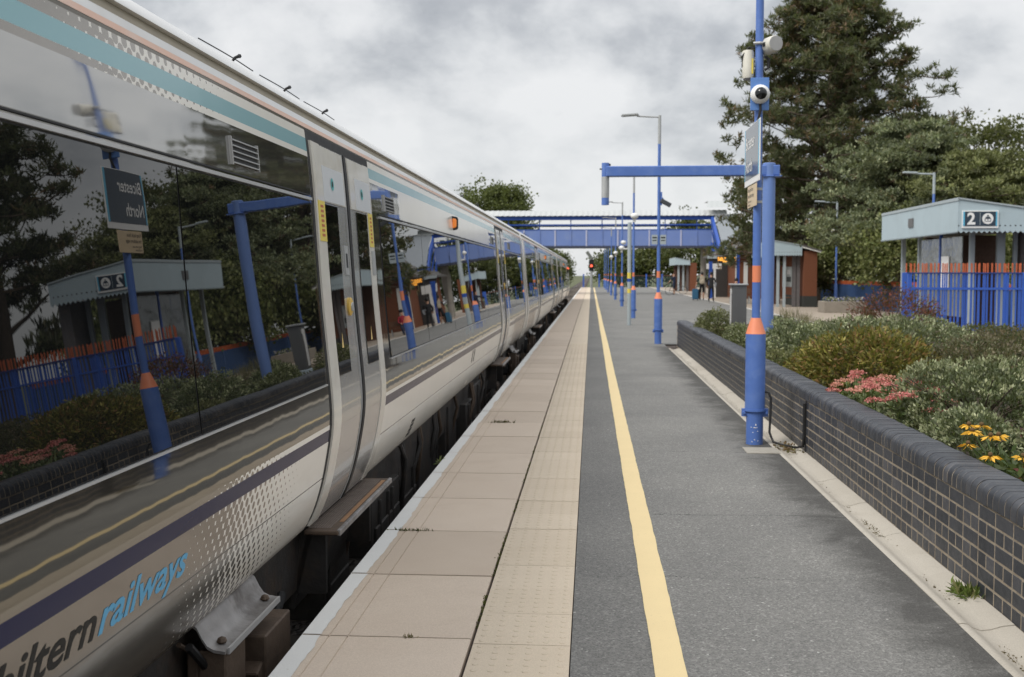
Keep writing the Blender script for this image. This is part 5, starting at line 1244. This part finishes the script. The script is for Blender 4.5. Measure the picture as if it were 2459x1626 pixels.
for k,(a,b,c_,d_) in enumerate(((9.75,11.5,46.6,46.75),(9.75,11.5,47.75,47.9),(9.75,9.9,46.75,47.75),(11.35,11.5,46.75,47.75))): MB().box(a,b,c_,d_,0,.48).build('planter_wall', STONE, t, bevel=.015)
n=700; P = np.c_[rng.uniform(9.9,11.4,n), rng.uniform(46.7,47.8,n), rng.uniform(.42,.62,n)]
link(leaves_mesh('flowers', P, rdir(n,.6), .09, .03, cmix(n,[(.09,.12,.04),(.12,.14,.05),(.6,.58,.45),(.3,.28,.5)])), 'flowers', t)

# ================================================================== people
def skin_person(name, label, loc, rz, joints, edges, rad, seg_mat, mats, sy=.8):
    names = list(joints); idx = {k:i for i,k in enumerate(names)}
    me = bpy.data.meshes.new(name); me.from_pydata([joints[k] for k in names], [(idx[a],idx[b]) for a,b in edges], [])
    ob = bpy.data.objects.new(name, me); COL.objects.link(ob)
    bm = bmesh.new(); bm.from_mesh(me); ly = bm.verts.layers.skin.verify()
    bm.verts.ensure_lookup_table()
    for k in names:
        r = rad.get(k, .05); r = r if isinstance(r, tuple) else (r, r); bm.verts[idx[k]][ly].radius = r; bm.verts[idx[k]][ly].use_root = (k == 'pelvis')
    bm.to_mesh(me); bm.free()
    ob.modifiers.new('s','SKIN').use_smooth_shade = True; sb = ob.modifiers.new('ss','SUBSURF'); sb.levels = 2; sb.render_levels = 2
    dg = bpy.context.evaluated_depsgraph_get(); nm = bpy.data.meshes.new_from_object(ob.evaluated_get(dg)); bpy.data.objects.remove(ob)
    for m_ in mats: nm.materials.append(m_)
    A = np.array([joints[a] for a,b in edges]); B = np.array([joints[b] for a,b in edges]); mi = [seg_mat.get(e, 0) for e in edges]
    for p in nm.polygons:
        c = np.array(p.center); ab = B-A; tt = np.clip(((c-A)*ab).sum(1)/((ab**2).sum(1)+1e-9),0,1); dd = np.linalg.norm(A+ab*tt[:,None]-c,axis=1); p.material_index = mi[int(dd.argmin())]; p.use_smooth = True
    t = thing(name, label, 'person', loc); t.rotation_euler.z = rz
    b = bpy.data.objects.new('body', nm); COL.objects.link(b); b.parent = t
    return t
def hand(j, e, w, side):
    # five short fingers rooted in the palm
    pass
def person(label, loc, rz, H=1.72, stride=.0, arms=((.30,.0,.80),(-.30,.0,.80)), elbows=None, mats=None, segs=None, hair=None, bald=False, lean=0.0, knee=None):
    s = H/1.72; J = {}
    def P(k,x,y,z): J[k] = (x*s, y*s, z*s)
    P('pelvis',0,0,.93); P('waist',0,.0+lean*.2,1.08); P('chest',0,lean*.6,1.30); P('neck',0,lean*.9,1.46); P('headb',0,lean+.01,1.55); P('head',0,lean+.015,1.64)
    for sd, nm in ((1,'r'),(-1,'l')):
        st = stride*sd
        P('hip'+nm,.09*sd,0,.90); P('knee'+nm,.10*sd,.5*st+.03,.49); P('ankle'+nm,.10*sd,st,.085); P('toe'+nm,.11*sd,st+.15,.035)
        a = arms[0] if sd==1 else arms[1]
        P('sh'+nm,.185*sd,lean*.8,1.40)
        e = (elbows[0] if sd==1 else elbows[1]) if elbows else ((.185*sd+a[0])/2+.04*sd, a[1]/2-.04, (1.40+a[2])/2)
        P('el'+nm,*e); P('wr'+nm,*a)
        d = Vector(a)-Vector(e); d.normalize(); x_ = Vector((1,0,0))
        for f in range(4): q_ = Vector(a)+d*.075+x_*(-.024+.016*f); P(f'k{f}{nm}',*q_); q_ = q_+d*(.055+.012*(1-abs(f-1.4)/2))+Vector((0,.012,0)); P(f't{f}{nm}',*q_)
        q_ = Vector(a)+d*.045-x_*.04*sd; P('th'+nm,*q_)
    E=[('pelvis','waist'),('waist','chest'),('chest','neck'),('neck','headb'),('headb','head')]
    for nm in 'rl':
        E += [('pelvis','hip'+nm),('hip'+nm,'knee'+nm),('knee'+nm,'ankle'+nm),('ankle'+nm,'toe'+nm),('chest','sh'+nm),('sh'+nm,'el'+nm),('el'+nm,'wr'+nm),('wr'+nm,'th'+nm)]
        for f in range(4): E += [('wr'+nm,f'k{f}{nm}'),(f'k{f}{nm}',f't{f}{nm}')]
    Rd = {'pelvis':(.15*s,.12*s),'waist':(.135*s,.11*s),'chest':(.165*s,.12*s),'neck':.058*s,'headb':.085*s,'head':(.09*s,.10*s)}
    for nm in 'rl':
        Rd.update({'hip'+nm:.085*s,'knee'+nm:.062*s,'ankle'+nm:.042*s,'toe'+nm:.035*s,'sh'+nm:.062*s,'el'+nm:.043*s,'wr'+nm:.03*s,'th'+nm:.010})
        for f in range(4): Rd[f'k{f}{nm}']=.011; Rd[f't{f}{nm}']=.008
    SM = {e:segs.get('torso',1) for e in E}
    for e in E:
        k = e[1]
        if k in ('headb','head'): SM[e]=0
        elif k.startswith('hip') or k.startswith('knee'): SM[e]=segs.get('thigh',2)
        elif k.startswith('ankle'): SM[e]=segs.get('shin',0)
        elif k.startswith('toe'): SM[e]=segs.get('shoe',3)
        elif k.startswith('wr'): SM[e]=segs.get('fore',0)
        elif k[:2] in ('th','k0','k1','k2','k3','t0','t1','t2','t3'): SM[e]=0
    t = skin_person('person', label, loc, rz, J, E, Rd, SM, mats)
    hd = Vector(J['head']); rt = t.location
    def child(mb, name, mat):
        o = bpy.data.objects.new(name, mb.mesh(name, mat, (0,0,0), 60)); COL.objects.link(o); o.parent = t; return o
    if not bald:
        m_ = MB().sphere((hd.x, hd.y-.02*s, hd.z+.045*s), .105*s, 12, 9, (.92,1.02,1.0)); child(m_, 'hair', hair or HAIRD)
    m_ = MB()
    for sd in (-1,1): m_.sphere((hd.x+.035*s*sd, hd.y+.088*s, hd.z+.0), .011*s, 6, 5)
    child(m_, 'eyes', HAIRD)
    m_ = MB(); m_.prism([(hd.y+.08*s,hd.z+.01),(hd.y+.122*s,hd.z-.035*s),(hd.y+.08*s,hd.z-.04*s)], hd.x-.012, hd.x+.012, 'X'); child(m_, 'nose', SKIN)
    m_ = MB()
    for sd in (-1,1): m_.sphere((hd.x+.094*s*sd, hd.y, hd.z-.01), .024*s, 6, 5, (.5,1,1.3))
    child(m_, 'ears', SKIN)
    return t
# traveller with a beige backpack, seen from behind, hand on a suitcase
person('person in black shorts seen from behind, wearing a beige backpack', (6.95,69.5,.002), -.05, 1.72, .03, arms=((.32,.02,.86),(-.36,.05,.88)), mats=[SKIN,CLBLK,CLBLK,CLBLK], segs={'torso':1,'thigh':2,'shin':0,'shoe':3,'fore':0})
bp_ = thing('backpack', 'beige backpack worn by the person in black shorts', 'backpack', (6.95,69.28,1.0))
m2 = MB().box(6.79,7.11,69.20,69.36,1.02,1.52); m2.build('bag', BEIGE, bp_, bevel=.05, bseg=2); m2 = MB().box(6.83,7.07,69.15,69.21,1.05,1.28); m2.build('front_pocket', BEIGE, bp_, bevel=.03)
m2 = MB(); 
for x in (6.84,7.06): m2.tube([(x,69.36,1.48),(x,69.50,1.50),(x,69.62,1.38),(x,69.58,1.15),(x,69.40,1.08)], .02, 6)
m2.build('straps', BEIGE, bp_)
sc_ = thing('suitcase', 'blue hard suitcase standing left of the backpacker', 'suitcase', (6.55,69.4,0))
MB().box(6.34,6.72,69.25,69.53,.06,.72).build('shell', TEALC, sc_, bevel=.04, bseg=2); MB().box(6.72,6.80,69.28,69.5,.08,.70).build('dark_side', CLBLK, sc_, bevel=.02)
m2 = MB(); 
for x in (6.40,6.68): m2.sphere((x,69.3,.035),.035,8,6); m2.sphere((x,69.48,.035),.035,8,6)
tag(m2.build('wheels', BLACK, sc_), kind='stuff'); m2 = MB(); m2.tube([(6.56,69.4,.72),(6.56,69.4,.90),(6.62,69.42,.93),(6.66,69.44,.90),(6.66,69.44,.72)], .012, 6); m2.build('handle', GALV, sc_)
p2 = person('person dressed all in black with white shoes walking towards the building', (7.0,64.6,.002), -.35, 1.70, .14, arms=((.16,.26,1.12),(-.24,.1,.95)), mats=[SKIN,CLBLK,CLBLK,CLWHITE], segs={'torso':1,'thigh':2,'shin':2,'shoe':3,'fore':1})
t = thing('folded_jacket', 'grey jacket carried over the arm of the person in black', 'jacket', (7.15,64.7,1.1)); m2 = MB(); m2.obox((7.17,64.62,1.12),(.30,.12,.10),(.2,.2,.3)); m2.obox((7.25,64.6,1.0),(.1,.1,.3),(.1,.2,.3)); m2.build('cloth', pbr('grey_cloth', (.35,.37,.40), .9), t, bevel=.03, bseg=2)
person('bald person in navy clothes standing with a bicycle', (6.62,88.0,.002), .9, 1.72, .10, arms=((.25,.32,.98),(-.25,.36,.98)), mats=[SKIN,CLNAVY,CLNAVY,CLBLK], segs={'torso':1,'thigh':2,'shin':0,'shoe':3,'fore':0}, bald=True, lean=.06)
by = thing('bicycle', 'dark bicycle held beside the bald person', 'bicycle', (6.75,87.7,0))
ax, bx_, yb = 6.20, 7.28, 87.6
for x in (ax, bx_):
    m2 = MB(); m2.tube([(x+.33*math.cos(a*math.pi/14), yb, .345+.33*math.sin(a*math.pi/14)) for a in range(29)], .018, 6, cap=False); wh = m2.build('wheel', BLACK, by)
    m2 = MB()
    for k in range(9): a = k*math.pi/9; m2.cyl((x-.32*math.cos(a),yb,.345-.32*math.sin(a)),(x+.32*math.cos(a),yb,.345+.32*math.sin(a)),.003,n=4)
    tag(m2.build('spokes', GALV, wh), kind='stuff')
m2 = MB()
for a_, b_ in (((ax,.345),(6.42,.82)),((6.42,.82),(6.98,.78)),((6.42,.75),(6.72,.30)),((6.72,.30),(7.0,.70)),((6.72,.30),(bx_,.345)),((6.95,.85),(bx_-.05,.345)),((ax,.345),(6.72,.30))): m2.cyl((a_[0],yb,a_[1]),(b_[0],yb,b_[1]),.018,n=6)
m2.build('frame', pbr('bike_dark', (.02,.022,.025), .4), by); m2 = MB().obox((6.40,yb,.93),(.26,.12,.06)); m2.build('saddle', BLACK, by, bevel=.02); m2 = MB(); m2.tube([(6.96,yb-.25,.98),(6.98,yb,1.0),(6.96,yb+.25,.98)],.014,6); m2.cyl((6.97,yb,.8),(6.97,yb,1.0),.016,n=6); m2.build('handlebar', BLACK, by); m2 = MB().cyl((6.42,yb,.82),(6.40,yb,.92),.014,n=6); m2.build('seat_post', GALV, by)
bt = thing('platform_bench', 'bench on the buff paving behind the grey cabinet', 'bench', (8.0,60.8,0))
MB().box(7.55,8.75,60.6,61.0,.42,.46).build('seat', MATS['bench_wood'], bt); MB().box(7.55,8.75,61.0,61.05,.55,.85).build('backrest', MATS['bench_wood'], bt)
for x in (7.65,8.65): MB().box(x-.03,x+.03,60.65,60.98,0,.42).build('leg', GALV, bt)
# seated figure: thighs forward along -Y
def seated(label, loc, rz, mats):
    J={'pelvis':(0,0,.52),'waist':(0,.02,.68),'chest':(0,.04,.92),'neck':(0,.05,1.08),'headb':(0,.06,1.17),'head':(0,.065,1.27)}
    for sd,nm in ((1,'r'),(-1,'l')): J.update({'hip'+nm:(.1*sd,.02,.50),'knee'+nm:(.12*sd,.44,.50),'ankle'+nm:(.12*sd,.46,.08),'toe'+nm:(.13*sd,.60,.04),'sh'+nm:(.19*sd,.04,1.02),'el'+nm:(.25*sd,.12,.76),'wr'+nm:(.12*sd,.32,.66),'fi'+nm:(.09*sd,.42,.63),'fj'+nm:(.12*sd,.43,.62),'th'+nm:(.07*sd,.36,.68)})
    E=[('pelvis','waist'),('waist','chest'),('chest','neck'),('neck','headb'),('headb','head')]
    for nm in 'rl': E+=[('pelvis','hip'+nm),('hip'+nm,'knee'+nm),('knee'+nm,'ankle'+nm),('ankle'+nm,'toe'+nm),('chest','sh'+nm),('sh'+nm,'el'+nm),('el'+nm,'wr'+nm),('wr'+nm,'fi'+nm),('wr'+nm,'fj'+nm),('wr'+nm,'th'+nm)]
    Rd={'pelvis':(.16,.13),'waist':.13,'chest':(.16,.12),'neck':.055,'headb':.085,'head':(.09,.1)}
    for nm in 'rl': Rd.update({'hip'+nm:.085,'knee'+nm:.062,'ankle'+nm:.042,'toe'+nm:.035,'sh'+nm:.06,'el'+nm:.043,'wr'+nm:.03,'fi'+nm:.012,'fj'+nm:.012,'th'+nm:.012})
    SM={e:(0 if e[1] in ('headb','head') or e[1][:2] in ('fi','fj','th') else 2 if e[1][:2] in ('hi','kn','an') else 3 if e[1][:2]=='to' else 1) for e in E}
    t = skin_person('person', label, loc, rz, J, E, Rd, SM, mats)
    o = bpy.data.objects.new('hair', MB().sphere((0,.04,1.32),.11,12,9).mesh('hair', HAIRD, (0,0,0), 60)); COL.objects.link(o); o.parent = t
seated('seated person in dark red and navy behind the grey cabinet', (7.95,60.75,.0), 2.9, [SKIN,REDC,CLNAVY,CLBLK])
